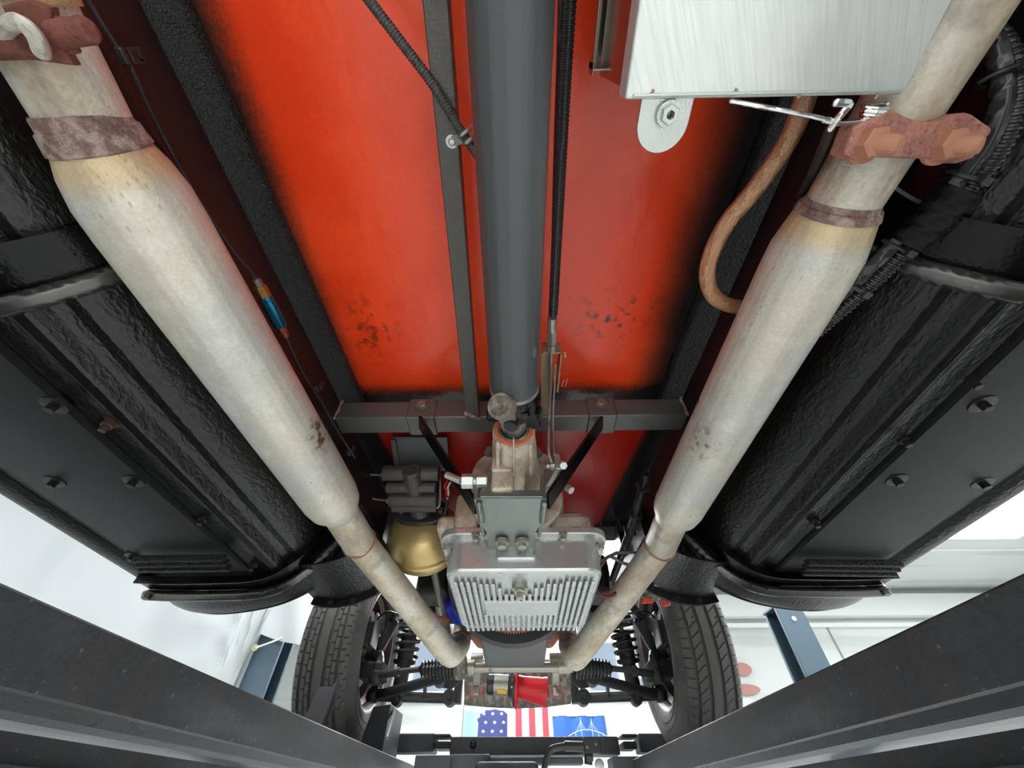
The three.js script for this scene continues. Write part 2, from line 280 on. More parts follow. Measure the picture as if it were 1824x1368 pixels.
// ================================================================ car floor, frame
const railX = (d) => 0.406 - 0.043 * d, RB = 0.505, RT = 0.62, FLOOR = 0.66;
{ // red floor pan with black overspray along the edges
  const W = 0.46, D0 = -0.75, D1 = 1.28;
  const cRed = tex([1024, 2048], (u, v) => {
    const x = lerp(-W, W, u), d = lerp(D0, D1, v), n = fbm(u, v, 7, 14, 4, 201), g = fbm(u, v, 300, 600, 2, 203), n2 = fbm(u, v, 70, 150, 4, 207);
    const soft = (e) => e + (n - 0.5) * 0.018 + (g - 0.5) * 0.016;
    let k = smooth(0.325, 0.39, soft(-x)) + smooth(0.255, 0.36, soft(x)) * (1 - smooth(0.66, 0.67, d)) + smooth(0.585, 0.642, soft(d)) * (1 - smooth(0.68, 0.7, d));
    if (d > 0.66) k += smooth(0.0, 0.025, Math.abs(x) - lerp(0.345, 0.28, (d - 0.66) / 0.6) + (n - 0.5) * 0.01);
    k += 0.75 * smooth(0.52, 0.75, n2) * Math.exp(-(((x - 0.21) / 0.06) ** 2 + ((d - 0.42) / 0.05) ** 2)) + 0.5 * smooth(0.5, 0.75, n2) * Math.exp(-(((x + 0.29) / 0.05) ** 2 + ((d - 0.44) / 0.06) ** 2));
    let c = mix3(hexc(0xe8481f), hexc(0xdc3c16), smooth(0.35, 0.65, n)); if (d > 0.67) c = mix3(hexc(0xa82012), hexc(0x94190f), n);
    c = mix3(c, hexc(0xdd6a52), 0.4 * specks((u * 9) % 1, (v * 18) % 1, 12, 211, 0.05));
    return mix3(c, hexc(0x1b1a1c), clamp(k)).map((q) => q + (g - 0.5) * 0.03);
  }, 1, true, false);
  const g = new THREE.PlaneGeometry(2 * W, D1 - D0, 1, 1); g.rotateX(Math.PI / 2);
  const p = g.attributes.position, uv = g.attributes.uv; for (let i = 0; i < p.count; i++) uv.setXY(i, (p.getX(i) + W) / (2 * W), (D1 - D0 - (p.getZ(i) + (D1 - D0) / 2)) / (D1 - D0));
  g.translate(0, EYE + FLOOR, -(D0 + D1) / 2);
  const t = thing('floor_pan', 'glossy red car floor with black overspray along its edges, above the driveshaft', 'car floor', V(0, FLOOR, 0));
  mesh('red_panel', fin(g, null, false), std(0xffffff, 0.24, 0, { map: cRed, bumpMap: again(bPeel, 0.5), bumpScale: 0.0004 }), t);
  mesh('upper_skin', box(V(0, FLOOR + 0.006, (D0 + D1) / 2), 2 * W, 0.008, D1 - D0), M.black, t);
  for (const [x0, y0, x1, y1, w] of [[1005, 677, 1002, 684, 2.2], [1002, 684, 1000, 688, 2.2], [1000, 688, 1004, 688, 2], [1011, 675, 1007, 688, 2.4], [1006, 627, 1007, 637, 4]]) mesh('scratch', beam(at(x0, y0, { u: FLOOR - 0.0004 }), at(x1, y1, { u: FLOOR - 0.0004 }), w * 0.0008, 0.0006, 0.0002), std(0xd8b8b0, 0.6, 0), t, 'pale scratched mark');
  for (const s of [-1, 1]) mesh('body_flange', beam(V(s * (railX(-0.75) - 0.006), FLOOR - 0.012, -0.75), V(s * (railX(0.66) - 0.006), FLOOR - 0.012, 0.66), 0.055, 0.02, 0.003), M.grit, t, 'gritty undercoated flange beside the red panel');
}
for (const s of [-1, 1]) { // frame rails
  const t = thing('frame_rail', s < 0 ? 'black boxed frame rail behind the thin fuel line and blue filter' : 'black boxed frame rail above the copper coloured cable', 'frame rail', V(s * railX(0.6), RB, 0.6));
  const seg = []; for (let i = 0; i < 2; i++) { const a = [-0.8, 1.0][i], b = [1.0, 2.6][i]; seg.push(beam(V(s * (railX(a) + 0.028), (RB + RT) / 2, a), V(s * (railX(b) + 0.028), (RB + RT) / 2, b), 0.056, RT - RB, 0.008)); }
  mesh('box_section', seg, M.railm, t);
}
{ // square tube crossmember
  const u0 = 0.57, S = 0.051, d0 = u0 / Math.tan(43.1 * Math.PI / 180), hw = railX(0.63) + 0.004;
  const t = thing('crossmember', 'dark square steel tube crossing under the red floor between the frame rails', 'crossmember', V(0, u0, d0));
  mesh('tube', box(V(0, u0 + S / 2, d0 + S / 2), 2 * hw, S, S, 0.005), M.cross, t);
  for (const s of [-1, 1]) {
    const pts = []; for (let i = 0; i <= 8; i++) pts.push(V(s * (hw - 0.003) + 0.002 * Math.sin(i * 5), u0 + S * i / 8, d0 - 0.001));
    mesh('weld_bead', tube(pts, 0.0035, 30, 8), M.weld, t);
  }
  [[748, 0], [1074, 1]].forEach(([px, k]) => {
    const c = at(px, 742, { u: u0 }); const x = c.x;
    const cl = mesh('clamp_sleeve', box(V(x, u0 + S / 2, d0 + S / 2), 0.062, S + 0.008, S + 0.008, 0.004), M.cross, t);
    const p = V(x, u0 + S / 2 + 0.005, d0 - 0.005);
    mesh('bolt', [hexrod(p, mv(p, 0, 0, -0.009), 0.0115), rod(p, mv(p, 0, 0, -0.002), 0.014)], M.bolt, t);
  });
  // flat hanger bars down to the gearbox mount
  for (const [a, b] of [[at(748, 752, { u: u0 - 0.004 }), at(848, 905, { u: 0.352 })], [at(1072, 752, { u: u0 - 0.004 }), at(976, 893, { u: 0.352 })]])
    mesh('hanger_bar', beam(a, b, 0.006, 0.036, 0.001, new THREE.Vector3(0, 0.35, 1)), M.gloss, t);
}
{ // flat bar along the red floor
  const a = at(773, -60, { u: 0.57 }), b = at(843, 738, { u: 0.565 }); a.add(a.clone().sub(b).multiplyScalar(0.6));
  const t = thing('floor_brace', 'bare dark square bar running along the red floor left of the driveshaft', 'brace', b);
  mesh('bar', beam(a, b, 0.027, 0.027, 0.002), M.bare, t);
  mesh('weld_bead', [0, 1, 2, 3, 4].map((i) => ball(mv(b, 0.012 - 0.006 * i, -0.012, -0.004 * i), 0.005)), M.weld, t);
}

// ================================================================ driveshaft and gearbox
{
  const a = V(0.016, 0.462, -1.2), b = at(916, 690, { u: 0.455 });
  const dir = b.clone().sub(a).normalize(), on = (s) => b.clone().addScaledVector(dir, s), L = a.distanceTo(b);
  const t = thing('driveshaft', 'thick grey painted driveshaft tube running down the middle under the red floor', 'driveshaft', b);
  mesh('shaft_tube', lath(a, b, [[0, 0], [0, 0.038], [L - 0.004, 0.038], [L, 0.036], [L, 0]], 64), M.shaft, t);
  mesh('weld_bead', lath(on(-0.003), on(0.004), [[0, 0.036], [0.002, 0.0395], [0.005, 0.0395], [0.007, 0.036]], 48), M.bolt, t);
  const bw = at(945, 628, { u: 0.4325 }); mesh('balance_weight', ball(bw, 0.012, 0.75, 0.35, 1.3), M.shaft, t);
  mesh('yoke_collar', lath(on(0.002), on(0.03), [[0, 0], [0, 0.0385], [0.008, 0.0405], [0.018, 0.039], [0.03, 0.026], [0.034, 0]], 48), M.gloss, t);
  const c = at(917, 737, { u: 0.438 }), side = new THREE.Vector3(1, 0, 0).applyAxisAngle(dir, 0.25), upv = dir.clone().cross(side).normalize();
  for (const s of [-1, 1]) mesh('yoke_ear', [beam(on(0.012).addScaledVector(side, s * 0.031), c.clone().addScaledVector(side, s * 0.033), 0.014, 0.036, 0.006, upv), lath(c.clone().addScaledVector(side, s * 0.024), c.clone().addScaledVector(side, s * 0.043), [[0, 0], [0, 0.018], [0.016, 0.02], [0.019, 0.018], [0.019, 0.013], [0.016, 0.012], [0.016, 0]], 32)], s < 0 ? M.gloss : M.gloss, t);
  mesh('cross_joint', [rod(c.clone().addScaledVector(side, -0.03), c.clone().addScaledVector(side, 0.03), 0.011), rod(c.clone().addScaledVector(upv, -0.03), c.clone().addScaledVector(upv, 0.03), 0.011), ball(c, 0.017)], M.boltDark, t);
  const e = at(915, 765, { u: 0.44 });
  // grey bearing cap of the slip yoke, turned toward the lens
  const cap0 = at(889, 722, { u: 0.405 }), capd = cap0.clone().sub(c).normalize();
  const capA = cap0.clone().addScaledVector(capd, -0.02);
  mesh('bearing_cap', [lath(capA, cap0, [[0, 0], [0, 0.0205], [0.014, 0.021], [0.0185, 0.0195], [0.02, 0.0155], [0.015, 0.0145], [0.015, 0.005], [0.018, 0.004], [0.018, 0]], 40)], M.dirty, t);
  mesh('slip_yoke', [lath(on(0.06), mv(e, 0, 0, 0.05), [[0, 0.012], [0.01, 0.022], [0.03, 0.023], [0.09, 0.0225], [0.1, 0]], 40), beam(c.clone().addScaledVector(upv, -0.028), on(0.085).addScaledVector(upv, -0.012), 0.034, 0.014, 0.005, side), beam(capA, mv(e, -0.004, -0.004, -0.01), 0.03, 0.02, 0.006, UP)], M.bolt, t);
}
{
  const e = at(915, 766, { u: 0.44 }), f = V(e.x + 0.004, 0.458, 0.86);
  const ax = f.clone().sub(e).normalize(), L = e.distanceTo(f), on = (s) => e.clone().addScaledVector(ax, s);
  const t = thing('gearbox', 'cast aluminium gearbox with finned silver oil pan, behind the driveshaft joint', 'gearbox', V(0, 0.28, 0.85));
  const tail = mesh('tail_housing', [lath(e, f, [[0.012, 0.024], [0.004, 0.026], [0.0, 0.0305], [0.001, 0.0365], [0.012, 0.0372], [0.03, 0.037], [0.034, 0.039], [0.05, 0.04], [0.09, 0.043], [0.115, 0.046], [0.14, 0.058], [0.165, 0.072], [0.19, 0.078], [0.19, 0]], 56)], M.cast, t);
  mesh('seal', lath(on(-0.004), on(0.01), [[0.012, 0.022], [0, 0.0235], [0.001, 0.026], [0.004, 0.027], [0.004, 0.0305]], 48), M.dirty, tail);
  mesh('seal_ring', lath(on(-0.003), on(0.01), [[0.006, 0.0265], [0, 0.027], [0, 0.0335], [0.006, 0.034]], 48), std(0xc06a48, 0.6, 0.1), tail, 'orange seal ring');
  mesh('boss', [box(at(895, 862, { u: 0.385 }), 0.037, 0.05, 0.042, 0.006), box(at(923, 866, { u: 0.388 }), 0.024, 0.048, 0.04, 0.006), box(at(894, 838, { u: 0.41 }), 0.036, 0.03, 0.04, 0.005), beam(at(887, 785, { u: 0.415 }), at(887, 845, { u: 0.405 }), 0.008, 0.012, 0.004), beam(at(945, 790, { u: 0.42 }), at(945, 845, { u: 0.41 }), 0.008, 0.012, 0.004), beam(at(915, 780, { u: 0.403 }), at(915, 850, { u: 0.398 }), 0.003, 0.006, 0.001)], M.cast, tail);
  const fl = []; for (let i = 0; i < 40; i++) { const a = i / 40 * 6.2832, r = 0.086 + 0.016 * Math.abs(Math.sin(2 * a)); fl.push([r * Math.cos(a) * 1.0, r * Math.sin(a)]); }
  mesh('flange', plate(fl, 0.018, (g) => { g.translate(on(0.185).x, on(0.185).y, on(0.185).z - 0.018); }, [], 0.002), M.cast, t);
  for (const [px, py] of [[872, 806], [957, 808], [873, 852]]) { const p = at(px, py, { d: 0.685 }); mesh('flange_bolt', [hexrod(p, mv(p, 0, 0, -0.014), 0.0085), rod(mv(p, 0, 0, 0.02), mv(p, 0, 0, -0.002), 0.012)], M.bolt, t); }
  mesh('case', [lath(on(0.2), on(0.62), [[0, 0.09], [0.03, 0.10], [0.2, 0.11], [0.42, 0.12], [0.44, 0.12], [0.44, 0]], 48), box(V(0.005, 0.385, 0.87), 0.305, 0.036, 0.31, 0.012), box(at(1010, 945, { u: 0.385 }), 0.07, 0.05, 0.06, 0.01), box(at(835, 930, { u: 0.40 }), 0.05, 0.09, 0.08, 0.012)], M.cast, t);
  // pan
  const pw = 0.135, d0 = 0.722, d1 = 1.03, ub = 0.288, uf = 0.357, cx = 0.028;
  const c = at(932, 960, { u: uf }).x;
  const rr = (hw, a, b, r, n = 8) => { const o = []; for (const [sx, sy, st] of [[1, 1, 0], [-1, 1, 1], [-1, -1, 2], [1, -1, 3]]) for (let i = 0; i <= n; i++) { const q = (st + i / n) * Math.PI / 2; o.push([sx * (hw - r) + r * Math.cos(q), sy * ((b - a) / 2 - r) + r * Math.sin(q)]); } return o; };
  const pan = mesh('oil_pan', [
    plate(rr(0.159, d0 - 0.024, d1 + 0.016, 0.034), 0.010, (g) => { g.rotateX(Math.PI / 2); g.translate(c, EYE + uf + 0.008, -(d0 + d1) / 2); }, [], 0.002),
    plate(rr(pw + 0.003, d0, d1, 0.025), uf - ub - 0.012, (g) => { g.rotateX(Math.PI / 2); g.translate(c, EYE + uf - 0.004, -(d0 + d1) / 2); }, [], 0.006),
    box(V(c - 0.014, (uf + ub) / 2 + 0.01, d0 - 0.004), 0.075, 0.05, 0.018, 0.007),
  ], M.pan, t);
  const n = 23, ubb = ub - 0.002;
  for (let i = 0; i < n; i++) {
    const x = lerp(-pw + 0.008, pw - 0.008, i / (n - 1)), mid = Math.abs(x + 0.004) < 0.08, drain = Math.abs(x + 0.008) < 0.03;
    const segs = mid ? [[drain ? d0 + 0.085 : d0 + (Math.abs(x + 0.008) < 0.045 ? 0.055 : 0.035), d0 + 0.117], [d0 + 0.200, d1 - 0.006]] : [[d0 + 0.025, d1 - 0.004]];
    for (const [a, b] of segs) mesh('rib', box(V(c + x, ubb - 0.002, (a + b) / 2), 0.0078, 0.0042, b - a, 0.0019), M.pan, pan);
  }
  mesh('blank_plate', box(V(c - 0.004, ubb - 0.0015, d0 + 0.158), 0.152, 0.006, 0.078, 0.002), M.pan, pan);
  const dp = V(c - 0.008, ubb, d0 + 0.055);
  mesh('drain_plug', [rod(mv(dp, 0, 0.004, 0), mv(dp, 0, -0.004, 0), 0.015), hexrod(mv(dp, 0, -0.003, 0), mv(dp, 0, -0.01, 0), 0.012), hexrod(mv(dp, 0, -0.008, 0), mv(dp, 0, -0.02, 0), 0.0068)], M.silver, pan);
  for (const [x, d] of [[-0.151, 0.742], [-0.151, 0.80], [-0.151, 0.90], [0.151, 0.742], [0.151, 0.80], [0.151, 0.90], [-0.09, 0.703], [0.075, 0.703]]) { const p = V(c + x, uf - 0.004, d); mesh('pan_bolt', [hexrod(p, mv(p, 0, -0.012, 0), 0.0062), rod(mv(p, 0, 0.003, 0), mv(p, 0, -0.003, 0), 0.0082)], M.silver, pan); }
  // cooler line fitting on the left of the tail
  const q = at(868, 857, { u: 0.38 }), q2 = at(822, 857, { u: 0.38 });
  mesh('line_fitting', [hexrod(q, q.clone().lerp(q2, 0.42), 0.0115), rod(q.clone().lerp(q2, 0.4), q.clone().lerp(q2, 0.55), 0.007), hexrod(q.clone().lerp(q2, 0.52), q2, 0.0125), rod(q2, at(796, 846, { u: 0.40 }), 0.006)], M.zinc, t);
}
{ // gearbox mount plate
  const A = at(850, 888, { u: 0.350 }), B = at(972, 888, { u: 0.350 }), C = at(962, 984, { u: 0.330 }), D = at(866, 984, { u: 0.330 });
  const t = thing('gearbox_mount', 'greenish bare steel mount bracket bolted to the rear of the finned pan', 'mount bracket', C);
  const xd = B.clone().sub(A).normalize(), yd = D.clone().sub(A), H = yd.length(), W = A.distanceTo(B);
  const pl = plate([[0, 0], [W, 0], [W - 0.002, H * 0.35], [W - 0.016, H * 0.62], [W - 0.016, H], [0.014, H], [0.014, H * 0.62], [0.0, H * 0.35]], 0.005, (g) => frame(g, A, xd, yd), [], 0.001);
  mesh('plate', pl, M.plate, t);
  for (const [P, Q, s] of [[A, D, 1], [B, C, -1]]) {
    mesh('side_gusset', plate([[0, 0], [0.045, 0], [0.012, H * 0.85], [0, H * 0.85]], 0.005, (g) => frame(g, P, UP, Q.clone().sub(P).normalize()), [], 0.001), M.plate, t);
    const pts = []; for (let i = 0; i < 6; i++) pts.push(P.clone().lerp(Q, 0.06 + i * 0.06).add(new THREE.Vector3(s * 0.002, -0.004, 0.001)));
    mesh('weld_bead', tube(pts, 0.0055, 24, 10), M.plate, t);
  }
  mesh('rear_lip', beam(mv(A, 0.004, 0.008, 0), mv(B, -0.004, 0.008, 0), 0.005, 0.014), M.plate, t);
  for (const px of [894, 930]) { const p = at(px, 966, { u: 0.329 }); mesh('bolt', [rod(mv(p, 0, 0.004, 0), mv(p, 0, -0.003, 0), 0.0125), hexrod(p, mv(p, 0, -0.011, 0), 0.0088)], M.silver, t); }
}

// ================================================================ exhaust
function mufflerMat(A, dir, L, r, marks) {                           // plain steel with the sooty specks where the photograph has them
  const q = new THREE.Quaternion().setFromUnitVectors(UP, dir).invert(), spots = marks.map(([px, py, su, sv, n]) => {
    const o = camera.position, e = at(px, py, { d: 1 }).sub(o).normalize(); if (e.y < 0) e.negate();
    for (let k = 0.1; k < 2; k += 0.0005) { const p = o.clone().addScaledVector(e, k).sub(A).applyQuaternion(q); if (Math.hypot(p.x, p.z) < r && p.y > 0 && p.y < L) return [((Math.atan2(p.x, p.z) / 6.2832) + 1) % 1, p.y / 0.75, su, sv, n]; }
    return [0, 0, 0.001, 0.001, 0];
  });
  const W = 6.283 * r, map = tex([512, 1024], (u, v) => {
    const x = u * W / 0.5, y = v * 0.75 / 0.5, m = fbm(x, y, 5, 5, 4, 41), w = fbm(x, y, 9, 3, 4, 43), g = fbm(u, v, 140, 320, 2, 47);
    let c = mix3(hexc(0xbfbeb7), hexc(0xc9c4b6), smooth(0.4, 0.68, m)); c = mix3(c, hexc(0xb9b0a4), 0.4 * smooth(0.52, 0.78, w)); c = mix3(c, hexc(0xdedbd2), 0.3 * smooth(0.55, 0.8, fbm(x, y, 24, 24, 3, 48)));
    c = mix3(c, hexc(0xc7a26a), 0.55 * (1 - smooth(0.008, 0.035, v * 0.75 - 0.006 - 0.012 * m)));
    c = mix3(c, hexc(0x6a5a4c), specks(u, v, 60, 51, 0.3) * 0.35 * smooth(0.5, 0.62, fbm(x, y, 4, 4, 2, 53)));
    const grain = smooth(0.5, 0.66, fbm(u, v, 40, 90, 4, 57));
    for (const [su, sv, au, av, n] of spots) { const du = Math.min(Math.abs(u - su), 1 - Math.abs(u - su)) * W, dv = (v - sv) * 0.75; const e = Math.exp(-((du / au) ** 2) - (dv / av) ** 2); c = mix3(c, hexc(0x5c4638), clamp(n * e * (0.25 + grain * 1.2) * (e > 0.15 ? 1 : e / 0.15))); }
    return c.map((k) => k + (g - 0.5) * 0.07);
  }, [W, 0.75]);
  return std(0xffffff, 0.5, 0.35, { map, bumpMap: bCast, bumpScale: 0.0003 });
}
function exhaust(s) {
  const left = s < 0, u = left ? 0.42 : 0.44, r = left ? 0.052 : 0.0495, pr = 0.0345;
  const A = left ? at(172, 250, { u }) : at(1497, 366, { u }), B = left ? at(606, 912, { u }) : at(1196, 925, { u });
  const dir = B.clone().sub(A).normalize(), L = A.distanceTo(B), P = left ? at(12, -40, { u: u + 0.005 }) : at(1790, -120, { u: u + 0.01 });
  const t = thing('exhaust', left ? 'long pale steel glasspack muffler and pipe beside the gold brake booster' : 'long pale steel glasspack muffler and pipe next to the black corrugated loom', 'exhaust', A.clone().lerp(B, 0.5), 'twin exhausts');
  const neck = 0.05;
  mesh('muffler', lath(A, B, [[0, pr + 0.001], [0.008, pr + 0.005], [0.025, r - 0.006], [0.05, r - 0.001], [0.08, r], [L - 0.06, r], [L - 0.035, r - 0.003], [L - 0.014, r - 0.012], [L - 0.002, pr + 0.002], [L, pr]], 72, 0.7, true), mufflerMat(A, dir, L, r, left ? [[572, 772, 0.022, 0.03, 0.9], [560, 720, 0.02, 0.05, 0.35]] : [[1243, 715, 0.008, 0.03, 0.9], [1250, 790, 0.02, 0.035, 0.5], [1235, 690, 0.02, 0.06, 0.3]]), t);
  mesh('tail_pipe', lath(P, A.clone().addScaledVector(dir, 0.004), [[0, pr], [P.distanceTo(A), pr]], 56), M.pipe, t);
  const wb = A.clone().addScaledVector(dir, left ? -0.022 : -0.006), wl = left ? 0.032 : 0.016;
  mesh('weld_collar', lath(wb, wb.clone().addScaledVector(dir, wl), [[0, pr], [0.002, pr + 0.0012], [wl * 0.35, pr + 0.0022], [wl * 0.4, pr + 0.0045], [wl * 0.9, pr + 0.007], [wl, pr + 0.003]], 56), M.weld, t, 'rusty brown weld collar');
  // front pipe, a short sleeve then the long run with its final upturn
  const S = left ? at(640, 965, { u: u - 0.006 }) : at(1176, 972, { u: u - 0.006 });
  const E = left ? at(806, 1172, { u: 0.305 }) : at(1022, 1178, { u: 0.305 });
  const E2 = left ? at(822, 1138, { u: 0.40 }) : at(1012, 1140, { u: 0.40 });
  mesh('sleeve', lath(B.clone().addScaledVector(dir, -0.01), S, [[0, pr], [B.distanceTo(S) + 0.006, pr + 0.001], [B.distanceTo(S) + 0.01, pr - 0.001]], 48), M.pipe, t);
  mesh('sleeve_weld', tube([0, 1, 2, 3, 4, 5, 6, 7, 8, 9, 10, 11].map((i) => { const z = dir.clone(), x = UP.clone().cross(z).normalize(), y = z.clone().cross(x), q = i / 12 * 6.2832; return S.clone().addScaledVector(x, Math.cos(q) * pr).addScaledVector(y, Math.sin(q) * pr).addScaledVector(z, 0.003 * Math.sin(q * 3 + 1)); }), 0.0035, 60, 8, 0.5, true), M.rust, t);
  const dn = E.clone().sub(S).normalize();
  mesh('front_pipe', tube([S.clone().addScaledVector(dir, -0.004), S.clone().lerp(E, 0.3), S.clone().lerp(E, 0.7), E.clone().addScaledVector(dn, -0.05), E.clone().addScaledVector(dn, 0.0).add(new THREE.Vector3(0, 0.012, 0)), E2, mv(E2, 0, 0.14, 0.02)], pr - 0.0015, 90, 40, 0.5), M.pipe, t);
  mesh('collector_weld', lath(E2.clone().lerp(E, 0.35), E2.clone().lerp(E, 0.22), [[0, pr - 0.001], [0.004, pr + 0.002], [0.012, pr + 0.002], [0.016, pr - 0.001]], 40), M.rust, t);
  return { t, A, B, P, dir, pr };
}
const exL = exhaust(-1), exR = exhaust(1);
{ // rusty saddle clamps
  const c = at(1612, 226, { u: 0.442 });
  const t = thing('pipe_clamp', 'rusty saddle clamp with two protruding bolts below the stainless box', 'pipe clamp', c);
  const a1 = at(1505, 243, { u: 0.402 }), a2 = at(1728, 250, { u: 0.402 }), W = a1.distanceTo(a2), ol = [[0, -0.012], [0.010, -0.016], [0.028, -0.013], [W - 0.028, -0.013], [W - 0.010, -0.016], [W, -0.012], [W, 0.008], [W - 0.02, 0.016]];
  for (let i = 0; i <= 12; i++) ol.push([lerp(W - 0.026, 0.026, i / 12), 0.017 - 0.007 * Math.sin(Math.PI * i / 12)]);
  ol.push([0.02, 0.016], [0, 0.006]);
  mesh('saddle', plate(ol, 0.016, (g) => { g.translate(0, 0, -0.008); frame(g, a1, a2.clone().sub(a1).normalize(), new THREE.Vector3(0, 0.2, 0.98).normalize()); }, [], 0.002), M.rust, t);
  for (const [px, py] of [[1549, 250], [1686, 252]]) {
    const p = at(px, py + 9, { u: 0.390 });
    mesh('nut', [hexrod(mv(p, 0, 0.006, 0.001), mv(p, 0.001, -0.008, -0.004), 0.0128), rod(mv(p, 0, 0.008, 0.001), mv(p, 0, 0.004, 0), 0.0155)], M.rustNut, t);
    mesh('stud', lath(p, mv(p, 0.011, -0.0185, -0.004), [[0, 0], [0, 0.0078], [0.018, 0.0078], [0.020, 0.0068], [0.0215, 0.006], [0.0215, 0]], 24), M.rustNut, t);
  }
  const pts = []; for (let i = 0; i <= 10; i++) { const q = Math.PI * i / 10; pts.push(mv(c, Math.cos(q) * 0.042, 0.005 + Math.sin(q) * 0.042, 0)); }
  mesh('u_bolt', tube([mv(pts[0], 0, -0.04, 0), ...pts, mv(pts[10], 0, -0.04, 0)], 0.005, 50, 10), M.rust, t);
}
{
  const c = at(80, 72, { u: 0.425 });
  const t = thing('pipe_clamp', 'rusty saddle clamp with a bright bent strap at the photo corner', 'pipe clamp', c);
  const y = 0.378, P = (px, py, du = 0) => at(px, py, { u: y + du }), dark = std(0xb79f98, 0.85, 0.1, { map: cRust, bumpMap: bCast, bumpScale: 0.00015 });
  const bar = (a, b, r) => [rod(a, b, r, r, 24), ball(b, r, 0.7, 1, 1), ball(a, r, 0.7, 1, 1)];
  mesh('saddle', [bar(P(-60, 78), P(48, 76), 0.0098), bar(P(100, 62), P(156, 54), 0.0082)], dark, t);
  mesh('bracket', [plate([[-0.012, -0.012], [0.013, -0.013], [0.011, 0.002], [0.017, 0.016], [0.006, 0.018], [-0.012, 0.014]], 0.005, (g) => frame(g, P(82, 66, 0.006), new THREE.Vector3(1, 0, -0.1), BACK), [], 0.002), box(P(96, 34, 0.004), 0.032, 0.006, 0.005, 0.001, [0, 0.2, 0]), beam(P(112, 91, 0.004), P(140, 85, 0.004), 0.006, 0.005, 0.002)], dark, t);
  const arc = [P(6, 60, -0.006), P(17, 45, -0.013), P(34, 40, -0.017), P(52, 52, -0.018), P(66, 70, -0.017), P(74, 92, -0.013)];
  mesh('strap', tube(arc, 0.0052, 48, 8), M.pipe, t, 'paler bent strap');
  mesh('rear_sleeve', lath(at(8, -60, { u: 0.42 }), at(40, 0, { u: 0.42 }), [[0, 0.0355], [at(8, -60, { u: 0.42 }).distanceTo(at(40, 0, { u: 0.42 })), 0.0355]], 48), std(0xe0b890, 0.8, 0.15, { map: cPipe, bumpMap: bGrit, bumpScale: 0.0004 }), t, 'tan heat stained sleeve');
}

